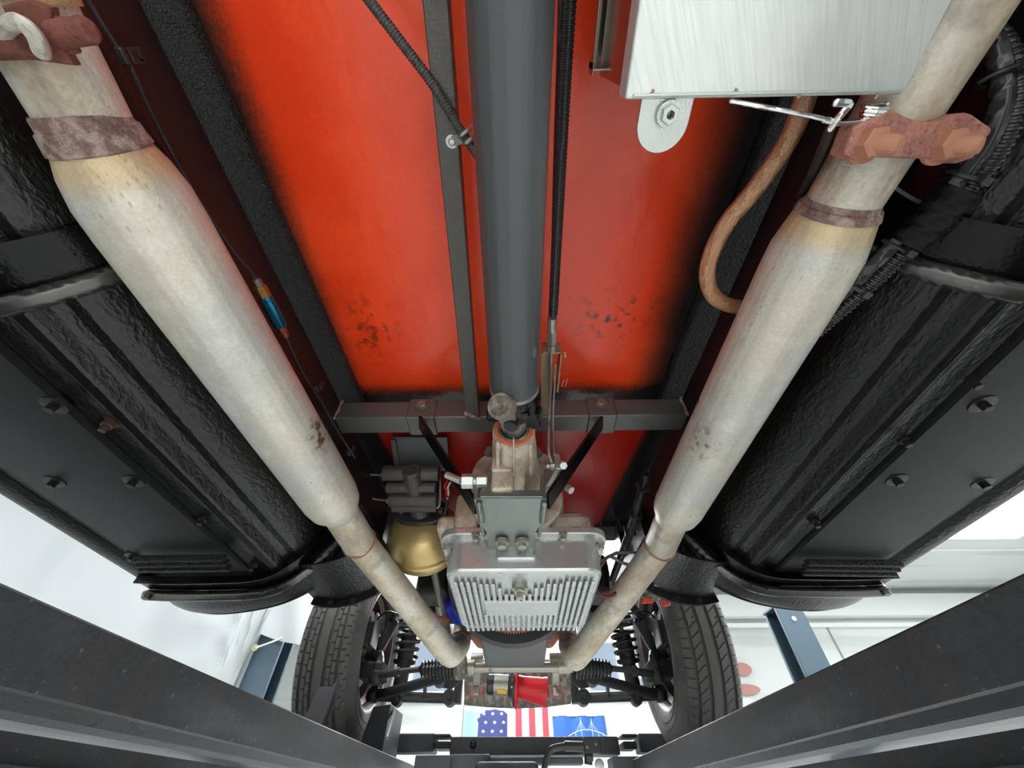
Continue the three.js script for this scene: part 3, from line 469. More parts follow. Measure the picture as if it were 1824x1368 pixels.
// ================================================================ body sides: aprons, running boards, brackets, fenders
function side(s) {
  const left = s < 0, w = (a, b) => (left ? a : b), m = (p) => p.map(([x, u]) => [s * x, u]);
  const D0 = -0.75, D1 = 0.93;
  { // running board
    const t = thing('running_board', w('flat black running board on the white drape side', 'flat black running board on the side of the black loom'), 'running board', V(s * 0.73, 0.3625, 0.3), 'running boards');
    mesh('board', sheet(m([[0.588, 0.376], [0.59, 0.366], [0.594, 0.3625], [0.785, 0.362], [0.80, 0.366], [0.808, 0.374]]), D0, D1, s * 0.006), M.board, t);
    mesh('outer_lip', sheet(m([[0.806, 0.38], [0.81, 0.372], [0.828, 0.374], [0.838, 0.366], [0.85, 0.361], [0.862, 0.362], [0.868, 0.372], [0.868, 0.40]]), D0, D1 + 0.02, s * 0.006), M.coat, t);
    for (const [px, py] of left ? [[97, 722], [238, 857], [97, 858], [237, 990], [-40, 735]] : [[1750, 720], [1597, 855], [1750, 860]]) {
      const p = at(px, py, { u: 0.362 });
      mesh('bolt', [lath(mv(p, 0, 0.004, 0), mv(p, 0, -0.0025, 0), [[0, 0], [0, 0.016], [0.005, 0.0155], [0.0065, 0]], 24), hexrod(p, mv(p, 0, -0.01, 0), 0.0065)], M.boltDark, t);
    }
    // welded angle irons at the front end
    const q0 = left ? at(248, 1000, { u: 0.35 }) : at(1597, 1008, { u: 0.35 }), q1 = left ? at(410, 998, { u: 0.35 }) : at(1428, 1006, { u: 0.35 });
    mesh('angle_iron', [0, 1, 2].map((i) => beam(mv(q0, 0, -0.002 - i * 0.004, 0.014 * i - 0.015), mv(q1, 0, -0.002 - i * 0.004, 0.014 * i - 0.015), 0.009, 0.014, 0.003)), M.grit, t);
  }
  { // apron between board and frame
    const t = thing('side_apron', w('ribbed black splash apron left of the exhaust by the blue filter', 'ribbed black splash apron with glossy undercoat right of the exhaust under the loom'), 'apron', V(s * 0.52, 0.4, 0.3), 'side aprons');
    const prof = spline([[0.468, 0.53], [0.471, 0.50], [0.481, 0.462], [0.498, 0.432], [0.513, 0.4135], [0.523, 0.4085], [0.533, 0.398], [0.541, 0.381], [0.548, 0.3755], [0.555, 0.3765], [0.560, 0.381]], 64).concat([[0.563, 0.381], [0.577, 0.3775], [0.58, 0.3755], [0.594, 0.3745]]);
    mesh('panel', sheet(m(prof), D0, D1 + 0.03, -s * 0.004, 0.7), M.coat, t);
    for (const [px, py] of left ? [[200, 749], [366, 917], [455, 1000]] : [[1603, 776], [1447, 922], [1720, 672]]) {
      const p = at(px, py, { u: 0.379 });
      mesh('stud', [rod(mv(p, 0, 0.003, 0), mv(p, 0, -0.004, 0), 0.0115), hexrod(mv(p, 0, -0.003, 0), mv(p, 0, -0.012, 0), 0.0085), rod(mv(p, 0, -0.01, 0), mv(p, 0, -0.02, 0), 0.0048)], left && px === 200 ? std(0x5b463c, 0.5, 0.5) : M.boltDark, t);
    }
  }
  // two bent brackets that carry the board
  for (const [d, name] of [[0.905, 0], [0.152, 1]]) {
    const path = spline([[0.855, 0.353], [0.78, 0.350], [0.68, 0.3505], [0.60, 0.3535], [0.555, 0.364], [0.52, 0.386], [0.485, 0.423], [0.455, 0.470], [0.425, 0.507]], 60).map(([x, u]) => [s * x, u]);
    const t = thing('board_bracket', (name ? w('curved black running board bracket crossing behind the left muffler near the photo edge', 'curved black running board bracket crossing behind the taped loom') : w('curved black running board bracket ending at the fender on the drape side', 'curved black running board bracket ending at the fender on the wall side')), 'bracket', V(s * 0.6, 0.35, d), 'running board brackets');
    mesh('web', sheet(path, d, d + 0.052, -s * 0.004, 0.8), M.gloss, t);
    mesh('bead', tube(path.filter((_, i) => i % 3 === 0).map(([x, u]) => V(x, u - 0.011, d + 0.056)), 0.0115, 80, 16), M.paintedSheen, t);  // lip kept lighter than the web, its grazing reflection is in the colour
    mesh('rear_flange', sheet(path.map(([x, u]) => [x, u - 0.006]), d - 0.002, d + 0.002, -s * 0.016, 0.8), M.gloss, t);
    if (!name) { const p = V(s * 0.845, 0.343, d + 0.045); mesh('bolt', [rod(p, mv(p, 0, -0.004, 0), 0.012), hexrod(mv(p, 0, -0.003, 0), mv(p, 0, -0.014, 0), 0.009)], M.bolt, t); }
  }
  { // rear foot of the front fender and its inner splash shield, seen past the end of the board
    const t = thing('front_fender', w('rounded black foot of the front fender in front of the white drape', 'rounded black foot of the front fender above the blue-grey lift post'), 'fender', V(s * 0.72, 0.33, 1.05), 'front fenders');
    const gs = [], N = 14;
    const outer = spline([[0.875, 0.40], [0.868, 0.362], [0.845, 0.345], [0.79, 0.329], [0.73, 0.325], [0.66, 0.332], [0.60, 0.345], [0.55, 0.366], [0.50, 0.40]], 44);
    const pos = [], idx = [];
    for (let i = 0; i <= N; i++) { const k = i / N, d = lerp(0.955, 1.35, k), lift = -0.012 * Math.sin(Math.min(1, k * 3) * 1.57) + 0.42 * Math.max(0, k - 0.22) ** 1.35; for (const [x, u] of outer) pos.push(s * lerp(x, x * 1.0, k), EYE + u + lift + 0.012, -d); }
    const C = outer.length; for (let i = 0; i < N; i++) for (let j = 0; j < C - 1; j++) { const a = i * C + j, b = a + 1, c = a + C, e = c + 1; s < 0 ? idx.push(a, b, c, b, e, c) : idx.push(a, c, b, b, c, e); }
    const g = new THREE.BufferGeometry(); g.setAttribute('position', new THREE.Float32BufferAttribute(pos, 3)); g.setIndex(idx); g.computeVertexNormals();
    mesh('skin', fin(g, 0.9), M.coat, t);
    mesh('rolled_edge', tube(outer.filter((_, i) => i % 4 === 0).map(([x, u]) => V(s * x, u + 0.015, 1.07)), 0.006, 50, 10), M.black, t);
    const inner = spline([[0.56, 0.402], [0.52, 0.394], [0.47, 0.396], [0.42, 0.408], [0.37, 0.436], [0.345, 0.48]], 30).map(([x, u]) => [s * x, u]);
    mesh('inner_shield', sheet(inner, 0.93, 1.16, -s * 0.004, 0.8), M.coat, t);
    mesh('shield_wall', plate([...inner.map(([x, u]) => [x, u + 0.004]), [s * 0.345, 0.56], [s * 0.50, 0.56], [s * 0.56, 0.46]], 0.004, (g) => g.translate(0, EYE, -0.985), [], 0), M.coat, t);
    mesh('shield_flange', sheet(inner.map(([x, u]) => [x, u - 0.016]), 1.155, 1.165, -s * 0.035, 0.8), M.black, t);
    for (const k of [8, 15, 22]) { const p = V(inner[k][0], inner[k][1] - 0.003, 1.152); mesh('bolt', [rod(p, mv(p, 0, 0, -0.004), 0.011), hexrod(p, mv(p, 0, 0, -0.01), 0.0075)], M.boltDark, t); }
  }
}
side(-1); side(1);

// ================================================================ lift: runways, posts, jack
for (const s of [-1, 1]) {
  const left = s < 0, D0 = -1.2, D1 = 2.75, w = (p) => p.map(([x, u]) => [s * x, u]);
  const t = thing('lift_runway', left ? 'dark steel lift runway with scuffed inner face below the white drape' : 'dark steel lift runway with dusty inner face below the right lift post', 'lift runway', V(s * 0.65, 0.05, 0.8), 'lift runways');
  mesh('inner_side', sheet(w([[0.43, 0.119], [0.402, 0.1235], [0.40, 0.1215], [0.40, 0.068]]), D0, D1, s * 0.005), M.runway, t);
  mesh('lower_flange', [sheet(w([[0.40, 0.068], [0.403, 0.066], [0.406, 0.056], [0.412, 0.0515], [0.425, 0.050], [0.455, 0.050]]), D0, D1, s * 0.005)], M.runlip, t);
  mesh('deck', box(V(s * 0.65, 0.112, (D0 + D1) / 2), 0.49, 0.008, D1 - D0), M.runlight, t);
  mesh('outer_side', sheet(w([[0.86, 0.050], [0.895, 0.050], [0.90, 0.055], [0.90, 0.12]]), D0, D1, s * 0.005), M.runway, t);
}
for (const s of [-1, 1]) {
  const x = s < 0 ? -1.155 : 1.262, d = s < 0 ? 2.16 : 2.05, top = s < 0 ? 0.70 : 0.64;
  const t = thing('lift_post', s < 0 ? 'blue-grey lift post partly covered by the white drape' : 'blue-grey lift post with a capped top near the right wall panels', 'lift post', new THREE.Vector3(x, 0, -d), 'lift posts');
  const Hh = EYE + top, bx = (x0, x1, d0, d1, y0, y1) => { const g = new RoundedBoxGeometry(x1 - x0, y1 - y0, d1 - d0, 2, 0.004); g.translate((x0 + x1) / 2, (y0 + y1) / 2, -(d0 + d1) / 2); return fin(g, null); };
  const xi = x - s * 0.06, a = Math.min(x + s * 0.06, xi), b = Math.max(x + s * 0.06, xi);
  mesh('rear_face', bx(a, b, d - 0.06, d - 0.054, 0, Hh), M.post, t);
  mesh('front_face', bx(a, b, d + 0.054, d + 0.06, 0, Hh), M.post, t);
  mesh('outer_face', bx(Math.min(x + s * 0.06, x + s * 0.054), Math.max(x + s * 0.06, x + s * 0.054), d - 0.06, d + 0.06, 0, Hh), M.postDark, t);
  mesh('inner_lip', [bx(Math.min(xi, xi + s * 0.005), Math.max(xi, xi + s * 0.005), d - 0.06, d - 0.042, 0, Hh), bx(Math.min(xi, xi + s * 0.005), Math.max(xi, xi + s * 0.005), d + 0.042, d + 0.06, 0, Hh)], M.post, t);
  mesh('cap', bx(a - 0.004, b + 0.004, d - 0.064, d + 0.064, Hh, Hh + 0.012), M.post, t);
  const p = new THREE.Vector3(x, Hh - 0.05, -(d - 0.06)); mesh('bolt', [lath(p, mv(p, 0, 0, -0.006), [[0, 0.011], [0.004, 0.01], [0.006, 0]], 20)], M.zinc, t);
}

// ================================================================ stainless box, its tab and latch
{
  const ub = 0.40, A = at(1113, 178, { u: ub }), B = at(1602, 181, { u: ub }), d1 = -A.z, d0 = -0.34, cx = (A.x + B.x) / 2, w = B.x - A.x;
  const t = thing('stainless_box', 'large flat stainless steel box hanging at the top right beside the driveshaft', 'metal box', V(cx, ub, 0));
  const g = new RoundedBoxGeometry(w, 0.028, d1 - d0, 2, 0.0025); g.translate(cx, EYE + ub + 0.014, -(d0 + d1) / 2);
  mesh('bottom_cover', fin(g, null), M.boxy, t);
  for (const [px, py, w] of [[1162, 165, 4], [1310, 164, 4.5], [1424, 169, 4], [1562, 171, 3.5]]) { const o = []; for (let i = 0; i < 18; i++) { const a = i / 18 * 6.2832, r = (0.7 + 0.5 * rnd()) * w * 0.00045; o.push([r * Math.cos(a), 1.5 * r * Math.sin(a)]); } const p = at(px, py, { u: ub - 0.0002 }); mesh('rust_spot', plate(o, 0.0003, (q) => { q.rotateX(Math.PI / 2); q.translate(p.x, p.y + 0.0002, p.z); }, [], 0), std(0x9a8462, 0.8, 0.1), t); }
  mesh('cover_seam', beam(V(A.x + 0.006, ub - 0.0006, d1 - 0.003), V(B.x - 0.003, ub - 0.0006, d1 - 0.003), 0.0025, 0.003, 0.001), M.zinc, t);
  mesh('inner_tank', box(V(cx - 0.002, ub + 0.105, (d0 + d1) / 2 - 0.004), w - 0.02, 0.15, d1 - d0 - 0.012, 0.022), M.polished, t, 'darker polished rounded tank');
  const fx = A.x - 0.006, fu = 0.555;
  mesh('side_frame', [beam(V(fx, fu, d0), V(fx, fu, d1 - 0.012), 0.002, 0.026, 0.0008), beam(V(fx + 0.012, fu + 0.013, d0), V(fx + 0.012, fu + 0.013, d1 - 0.012), 0.026, 0.002, 0.0008), beam(V(fx, fu - 0.013, d1 - 0.013), V(fx, fu + 0.013, d1 - 0.013), 0.012, 0.002, 0.0008, X), box(V(fx + 0.012, fu, d1 - 0.012), 0.026, 0.026, 0.002, 0.0008)], M.polished, t);
  mesh('side_wall', beam(V(A.x + 0.004, ub + 0.085, d0), V(A.x + 0.004, ub + 0.085, d1 - 0.006), 0.002, 0.13, 0.0008), M.polished, t);
  const p = at(1190, 178, { u: ub + 0.006 }), rad = 0.0215, ol = [[rad, -0.02]]; for (let i = 0; i <= 24; i++) { const q = Math.PI * i / 24; ol.push([rad * Math.cos(q), 0.016 + 1.05 * rad * Math.sin(q)]); } ol.push([-rad, -0.02]);
  mesh('mounting_tab', plate(ol, 0.003, (q) => { q.rotateX(-Math.PI / 2); q.translate(p.x - 0.001, p.y - 0.002, p.z); q.scale(1, 1, 1); }, [[0, 0.012, 0.004]], 0.0005), M.zinc, t);
  const nq = at(1191, 203, { u: ub });
  const ring = (a, b, r, ri) => lath(a, b, [[0, ri], [0, r], [a.distanceTo(b), r * 0.95], [a.distanceTo(b), ri]], 32);
  mesh('nut', [ring(mv(nq, 0, 0.003, 0), mv(nq, 0, -0.0015, 0), 0.0105, 0.0036), fin(along(new THREE.LatheGeometry([[0.0036, 0], [0.0072, 0], [0.0078, 0.001], [0.0078, 0.005], [0.0072, 0.006], [0.0036, 0.006], [0.0036, 0]].map(([x, y]) => new THREE.Vector2(x, y)), 6), nq, mv(nq, 0, -0.01, 0)), 0.3)], M.zinc, t);
  const cb = [at(1303, 180, { u: ub + 0.008 }), at(1400, 198, { u: ub + 0.004 }), at(1478, 214, { u: ub })];
  mesh('latch_rod', [tube(cb, 0.0022, 20, 10), tube([at(1468, 215, { u: ub }), at(1500, 220, { u: ub - 0.002 }), at(1555, 214, { u: ub - 0.002 }), at(1575, 206, { u: ub })], 0.002, 24, 10), tube([at(1490, 183, { u: ub }), at(1512, 186, { u: ub }), at(1496, 206, { u: ub - 0.003 }), at(1480, 228, { u: ub })], 0.0032, 24, 10)], M.chrome, t);
  const sp = []; for (let i = 0; i <= 64; i++) { const q = i / 64, a = q * 4.5 * 6.2832, c = at(lerp(1560, 1552, q), lerp(186, 216, q), { u: ub + 0.003 }); sp.push(mv(c, 0.0095 * Math.cos(a), 0.006 * Math.sin(a), 0)); }
  mesh('latch_spring', tube(sp, 0.0016, 180, 8), M.chrome, t);
}
solo('latch_hose', 'thin black hose leaving the chrome latch and passing behind the right muffler', 'hose', tube([at(1480, 226, { u: 0.405 }), at(1466, 262, { u: 0.43 }), at(1445, 310, { u: 0.46 }), at(1425, 350, { u: 0.48 })], 0.0042, 30, 10), M.hose);
solo('ground_cable', 'copper coloured cable looping down and in behind the right muffler', 'cable', tube([at(1446, 120, { u: 0.5 }), at(1428, 195, { u: 0.5 }), at(1397, 262, { u: 0.5 }), at(1342, 340, { u: 0.5 }), at(1293, 400, { u: 0.5 }), at(1264, 462, { u: 0.5 }), at(1262, 508, { u: 0.5 }), at(1283, 537, { u: 0.502 }), at(1330, 548, { u: 0.505 }), at(1400, 540, { u: 0.505 })], 0.0105, 120, 20), M.copper);
{
  const u = 0.415, P = [[1700, 20], [1772, 70], [1799, 165], [1778, 245], [1738, 305], [1690, 356], [1640, 405], [1592, 452], [1545, 498], [1500, 538], [1440, 590]];
  const off = (dx, dy, du) => P.map(([x, y], i) => at(x + dx, y + dy, { u: u + du + [0.09, 0.05, 0.015][i] * 1 || u + du }));
  const t = thing('wiring_loom', 'black corrugated wiring loom with tape and zip ties curving along the right photo edge', 'wiring loom', at(1700, 350, { u }));
  mesh('corrugated_hose', ribbed(off(9, 5, 0), 0.0095, 0.0055, 0.16), M.plastic, t);
  mesh('smooth_hose', tube(off(-12, -6, 0.004), 0.0085, 120, 16), M.plastic, t);
  const tp = [[1712, 336], [1690, 358], [1650, 398], [1612, 434]].map(([x, y]) => at(x, y, { u: u - 0.003 }));
  const tg = new THREE.TubeGeometry(new THREE.CatmullRomCurve3(tp), 60, 0.019, 20), pp = tg.attributes.position, cc = new THREE.CatmullRomCurve3(tp);
  for (let i = 0; i <= 60; i++) { const q = cc.getPointAt(i / 60), k = 0.93 + 0.05 * Math.abs(Math.sin(i * 0.55)) ; for (let j = 0; j <= 20; j++) { const n = i * 21 + j, kk = k + 0.06 * Math.sin(j * 1.3 + i * 0.4); pp.setXYZ(n, q.x + (pp.getX(n) - q.x) * kk, q.y + (pp.getY(n) - q.y) * kk, q.z + (pp.getZ(n) - q.z) * kk); } }
  mesh('tape_wrap', fin(tg, 0.5, false), M.gloss, t);
  const crv = new THREE.CatmullRomCurve3(off(0, 0, 0)), zips = [[1796, 98], [1732, 314], [1605, 440], [1528, 514]];
  for (const [x, y] of zips) {
    const c = at(x, y, { u }); let best = 0, bd = 9; for (let k = 0; k <= 200; k++) { const q = crv.getPointAt(k / 200).distanceTo(c); if (q < bd) { bd = q; best = k / 200; } }
    const q = crv.getPointAt(best), z = crv.getTangentAt(best), xx = UP.clone().cross(z).normalize(), yy = z.clone().cross(xx);
    const ringp = []; for (let i = 0; i < 16; i++) { const a = i / 16 * 6.2832; ringp.push(q.clone().addScaledVector(xx, 0.0205 * Math.cos(a)).addScaledVector(yy, 0.0135 * Math.sin(a) + 0.001)); }
    mesh('zip_tie', [tube(ringp, 0.0022, 48, 6, 0.5, true), beam(q.clone().addScaledVector(yy, -0.0145).addScaledVector(xx, -0.006), q.clone().addScaledVector(yy, -0.0145).addScaledVector(xx, 0.004), 0.008, 0.006, 0.001)], M.plastic, t);
  }
}
solo('pale_wire', 'thin pale wire between the right muffler neck and the taped loom', 'wire', tube([at(1570, 312, { u: 0.44 }), at(1592, 332, { u: 0.44 }), at(1622, 352, { u: 0.44 }), at(1656, 368, { u: 0.44 })], 0.0018, 20, 8), M.grey);

// ================================================================ fuel line, filter, cables
{
  const x = (py) => -lerp(0.402, 0.374, py / 900);
  const P = (px, py) => at(px, py, { u: 0.53 });
  const t = thing('fuel_line', 'thin black fuel line clipped to the frame rail beside the left muffler', 'fuel line', P(300, 265));
  mesh('line', [tube([P(140, -40), P(168, 18), P(205, 78), P(230, 112), P(262, 185), P(310, 280), P(352, 352), P(410, 440), P(445, 482), P(458, 500)], 0.0024, 90, 8), tube([P(508, 595), P(520, 625), P(540, 665), P(572, 715), P(600, 765), P(632, 815)], 0.0024, 40, 8)], M.satin, t);
  for (const [px, py] of [[228, 100], [568, 692], [625, 806]]) {
    const c = P(px, py), k = px < 300 ? 1 : 0.85;
    mesh('clip', [beam(mv(c, -0.004, -0.002, -0.008 * k), mv(c, -0.004, -0.002, 0.008 * k), 0.009, 0.008, 0.003), box(mv(c, 0.002, 0.010 * k, 0), 0.002, 0.018 * k, 0.014 * k, 0.001)], M.satin, t);
    mesh('screw', hexrod(mv(c, 0, 0.013 * k, 0), mv(c, 0.006, 0.013 * k, 0), 0.0048), M.boltDark, t);
  }
  const f = thing('fuel_filter', 'small blue anodised inline fuel filter with brass fittings on the fuel line', 'fuel filter', P(486, 552));
  const a = P(457, 498), b = P(510, 600), q = (s) => a.clone().lerp(b, s);
  mesh('body', lath(q(0.27), q(0.8), [[0, 0], [0, 0.0085], [0.003, 0.01], [0.006, 0.0098], [0.007, 0.0092], [0.01, 0.01], [q(0.27).distanceTo(q(0.8)) - 0.003, 0.01], [q(0.27).distanceTo(q(0.8)), 0.008], [q(0.27).distanceTo(q(0.8)), 0]], 32), M.blueAnod, f);
  mesh('brass_fitting', [hexrod(q(0.1), q(0.29), 0.0088)], M.brass, f);
  mesh('brass_fitting', [hexrod(q(0.78), q(0.92), 0.0062), rod(q(0.9), q(1), 0.005)], std(0x8a5a3a, 0.4, 0.7), f);
  mesh('line_nut', [hexrod(q(0), q(0.12), 0.0062), rod(q(-0.02), q(0.02), 0.0045)], M.bolt, f);
}
{
  const t = thing('speedometer_cable', 'dark corrugated cable running diagonally across the red floor to a silver clip', 'cable', at(820, 245, { u: 0.548 }));
  mesh('sheath', ribbed([at(575, -110, { u: 0.58 }), at(648, -12, { u: 0.57 }), at(712, 72, { u: 0.56 }), at(772, 152, { u: 0.552 }), at(820, 232, { u: 0.548 }), at(846, 270, { u: 0.545 }), at(880, 322, { u: 0.54 })], 0.0058, 0.0034, 0.13), std(0x4a4744, 0.55, 0.2), t);
  const s = at(805, 252, { u: 0.556 });
  mesh('screw', [lath(s, mv(s, 0, -0.004, 0), [[0, 0], [0, 0.0075], [0.0015, 0.0075], [0.002, 0.0045], [0.004, 0.003], [0.004, 0]], 28)], M.zinc, t);
  const c = at(832, 243, { u: 0.549 }), a = mv(c, -0.008, 0, 0.001), b = mv(c, 0.008, 0, -0.001);
  const tg = new THREE.CatmullRomCurve3([at(772, 152, { u: 0.552 }), at(846, 270, { u: 0.545 })]).getTangentAt(0.8), xx = UP.clone().cross(tg).normalize(), yy = tg.clone().cross(xx);
  for (const k of [-0.0045, 0.0045]) { const r = []; for (let i = 0; i < 14; i++) { const q = i / 14 * 6.2832; r.push(c.clone().addScaledVector(tg, k).addScaledVector(xx, 0.0078 * Math.cos(q)).addScaledVector(yy, 0.0078 * Math.sin(q))); } mesh('loop', tube(r, 0.0026, 40, 8, 0.5, true), M.silver, t); }
  mesh('tongue', beam(s, c, 0.012, 0.0025, 0.001), M.silver, t);
}
{
  const t = thing('shift_cable', 'black ribbed shift cable hugging the right side of the driveshaft', 'cable', at(984, 600, { u: 0.53 }));
  mesh('sheath', ribbed([at(1020, -130, { u: 0.53 }), at(1014, 0, { u: 0.53 }), at(1004, 180, { u: 0.53 }), at(994, 380, { u: 0.53 }), at(985, 560, { u: 0.53 })], 0.0076, 0.0042, 0.1), M.plastic, t);
  mesh('second_sheath', tube([at(1002, -130, { u: 0.535 }), at(998, 60, { u: 0.535 }), at(990, 300, { u: 0.535 }), at(983, 560, { u: 0.535 })], 0.0035, 40, 8), M.plastic, t);
  const p = (y, du = 0) => at(983 - (y - 570) * 0.02, y, { u: 0.525 + du });
  mesh('ferrule', [rod(p(566), p(590), 0.0075), hexrod(p(588), p(612), 0.0082), hexrod(p(614), p(628), 0.007)], M.silver, t);
  mesh('bracket', [box(p(620, 0.012), 0.032, 0.03, 0.003, 0.001), beam(mv(p(622, 0.012), 0.016, 0, 0), mv(p(690, 0.012), 0.012, 0, 0), 0.003, 0.03, 0.001), beam(mv(p(622, 0.014), -0.008, 0.004, 0.01), mv(p(745, 0.02), -0.008, 0.01, 0), 0.02, 0.003, 0.001)], std(0x8e8068, 0.5, 0.5), t);
  mesh('inner_rod', [tube([p(626), p(700), at(978, 745, { u: 0.5 }), at(977, 800, { u: 0.44 }), at(982, 822, { u: 0.42 })], 0.0028, 40, 8), tube([mv(p(650), 0.008, 0, 0), at(985, 745, { u: 0.5 }), at(987, 810, { u: 0.43 })], 0.002, 40, 8), rod(p(628), p(646), 0.004)], M.bolt, t);
  const q = at(985, 830, { u: 0.42 });
  mesh('shift_lever', [box(mv(q, 0, 0.005, 0.02), 0.012, 0.035, 0.06, 0.003, [0, 0.3, 0]), ball(q, 0.009), ball(mv(q, 0.012, -0.004, 0.01), 0.007), rod(mv(q, -0.012, 0, 0), mv(q, 0.02, 0, 0), 0.005), ball(at(998, 845, { u: 0.42 }), 0.008), rod(at(990, 858, { u: 0.415 }), at(988, 878, { u: 0.4 }), 0.005)], M.silver, t);
  mesh('lever_bolt', hexrod(at(1000, 826, { u: 0.42 }), at(1004, 830, { u: 0.41 }), 0.008), M.zinc, t);
  mesh('lever_bolt', rod(at(1010, 868, { u: 0.42 }), at(1018, 874, { u: 0.41 }), 0.007), M.zinc, t);
}

// ================================================================ brake booster and master cylinder
{
  const C = at(757, 950, { d: 1.02 }), t = thing('brake_booster', 'gold brake booster canister with black master cylinder left of the gearbox', 'brake booster', C);
  const F = mv(C, 0.0, 0.018, -0.06), G = mv(C, 0.0, -0.035, 0.09), L = F.distanceTo(G), ax = G.clone().sub(F).normalize();
  mesh('canister', lath(F, G, [[0, 0], [0, 0.05], [0.008, 0.062], [0.016, 0.078], [0.03, 0.09], [0.045, 0.096], [0.06, 0.099], [0.075, 0.1], [0.078, 0.105], [0.085, 0.106], [0.09, 0.1], [0.11, 0.096], [0.13, 0.08], [0.14, 0]], 64), M.gold, t);
  const A = at(733, 836, { d: 0.79 }), on = (s) => F.clone().lerp(A, s), LL = F.distanceTo(A);
  mesh('master_cylinder', [lath(F, A, [[0, 0.034], [0.012, 0.034], [0.016, 0.03], [0.05, 0.022], [LL * 0.5, 0.022], [LL * 0.56, 0.026], [LL * 0.72, 0.026], [LL * 0.76, 0.024], [LL - 0.004, 0.024], [LL, 0.02], [LL, 0.014], [LL - 0.003, 0.013], [LL - 0.003, 0]], 40)], M.castBlack, t);
  const fl = []; for (let i = 0; i < 36; i++) { const a = i / 36 * 6.2832, r = 0.035 + 0.032 * Math.pow(Math.abs(Math.cos(a)), 3); fl.push([r * Math.cos(a), r * Math.sin(a)]); }
  mesh('mounting_flange', plate(fl, 0.012, (g) => frame(g, mv(F, 0, 0.002, -0.012), X, UP), [], 0.003), M.plastic, t);
  for (const s of [-1, 1]) mesh('flange_nut', hexrod(mv(F, s * 0.052, -0.002, -0.008), mv(F, s * 0.052, 0, -0.036), 0.0085), M.brass, t);
  mesh('reservoir', [lath(mv(on(0.55), 0, 0.012, 0.02), mv(on(0.55), 0, 0.075, 0.05), [[0, 0], [0, 0.055], [0.02, 0.06], [0.06, 0.052], [0.06, 0]], 36)], M.plastic, t);
  const vb = mesh('valve_block', [[684, 782, 843, 0.017], [690, 776, 868, 0.013], [695, 778, 890, 0.016], [700, 778, 903, 0.012]].map(([x0, x1, y, r], i) => rod(at(x0, y, { d: 0.812 + i * 0.03 }), at(x1, y, { d: 0.812 + i * 0.03 }), r * 1.12)), M.castBlack, t);
  [[683, 845], [782, 842], [692, 892], [782, 893]].forEach(([x, y], i) => mesh('line_nut', hexrod(at(x - 3, y, { d: 0.86 + (i > 1 ? 0.05 : 0) }), at(x + 4, y, { d: 0.86 + (i > 1 ? 0.05 : 0) }), 0.0085), i ? M.silver : std(0xa8785a, 0.4, 0.5), t));
  mesh('brake_line', [tube([at(680, 846, { d: 0.85 }), at(655, 845, { d: 0.85 }), at(640, 842, { d: 0.86 }), at(615, 842, { d: 0.87 })], 0.0027, 24, 8), tube([at(690, 892, { d: 0.9 }), at(660, 886, { d: 0.9 }), at(650, 866, { d: 0.9 }), at(640, 850, { d: 0.89 }), at(620, 845, { d: 0.89 })], 0.0027, 30, 8), tube([at(720, 808, { d: 0.85 }), at(756, 808, { d: 0.85 }), at(776, 820, { d: 0.85 }), at(783, 845, { d: 0.85 }), at(784, 885, { d: 0.88 }), at(780, 904, { d: 0.9 }), at(760, 900, { d: 0.9 })], 0.0029, 50, 8)], M.silver, t);
  mesh('maker_plate', box(at(744, 931, { d: 0.945 }), 0.026, 0.014, 0.004, 0.001), M.grey, t);
}
{
  const w = thing('wire_pigtail', 'short red and white wire pigtail in black sheath beside the master cylinder', 'wires', at(795, 870, { d: 0.88 }));
  mesh('sheath', tube([at(797, 885, { d: 0.88 }), at(795, 905, { d: 0.9 }), at(788, 930, { d: 0.93 }), at(790, 955, { d: 0.97 })], 0.005, 24, 8), M.plastic, w);
  mesh('red_wire', tube([at(796, 858, { d: 0.86 }), at(792, 866, { d: 0.87 }), at(795, 876, { d: 0.875 }), at(796, 888, { d: 0.88 })], 0.003, 20, 8), M.redpaint, w);
  mesh('white_wire', tube([at(802, 860, { d: 0.86 }), at(798, 868, { d: 0.87 }), at(799, 878, { d: 0.875 }), at(797, 888, { d: 0.88 })], 0.0025, 20, 8), M.white, w);
}
solo('steel_bracket', 'plain grey sheet steel bracket on the red floor above the brake booster', 'bracket', [beam(at(748, 778, { u: 0.64 }), at(752, 838, { u: 0.60 }), 0.14, 0.006, 0.001, UP), beam(at(703, 780, { u: 0.64 }), at(712, 838, { u: 0.60 }), 0.012, 0.03, 0.001, UP)], std(0x4c5052, 0.45, 0.3));

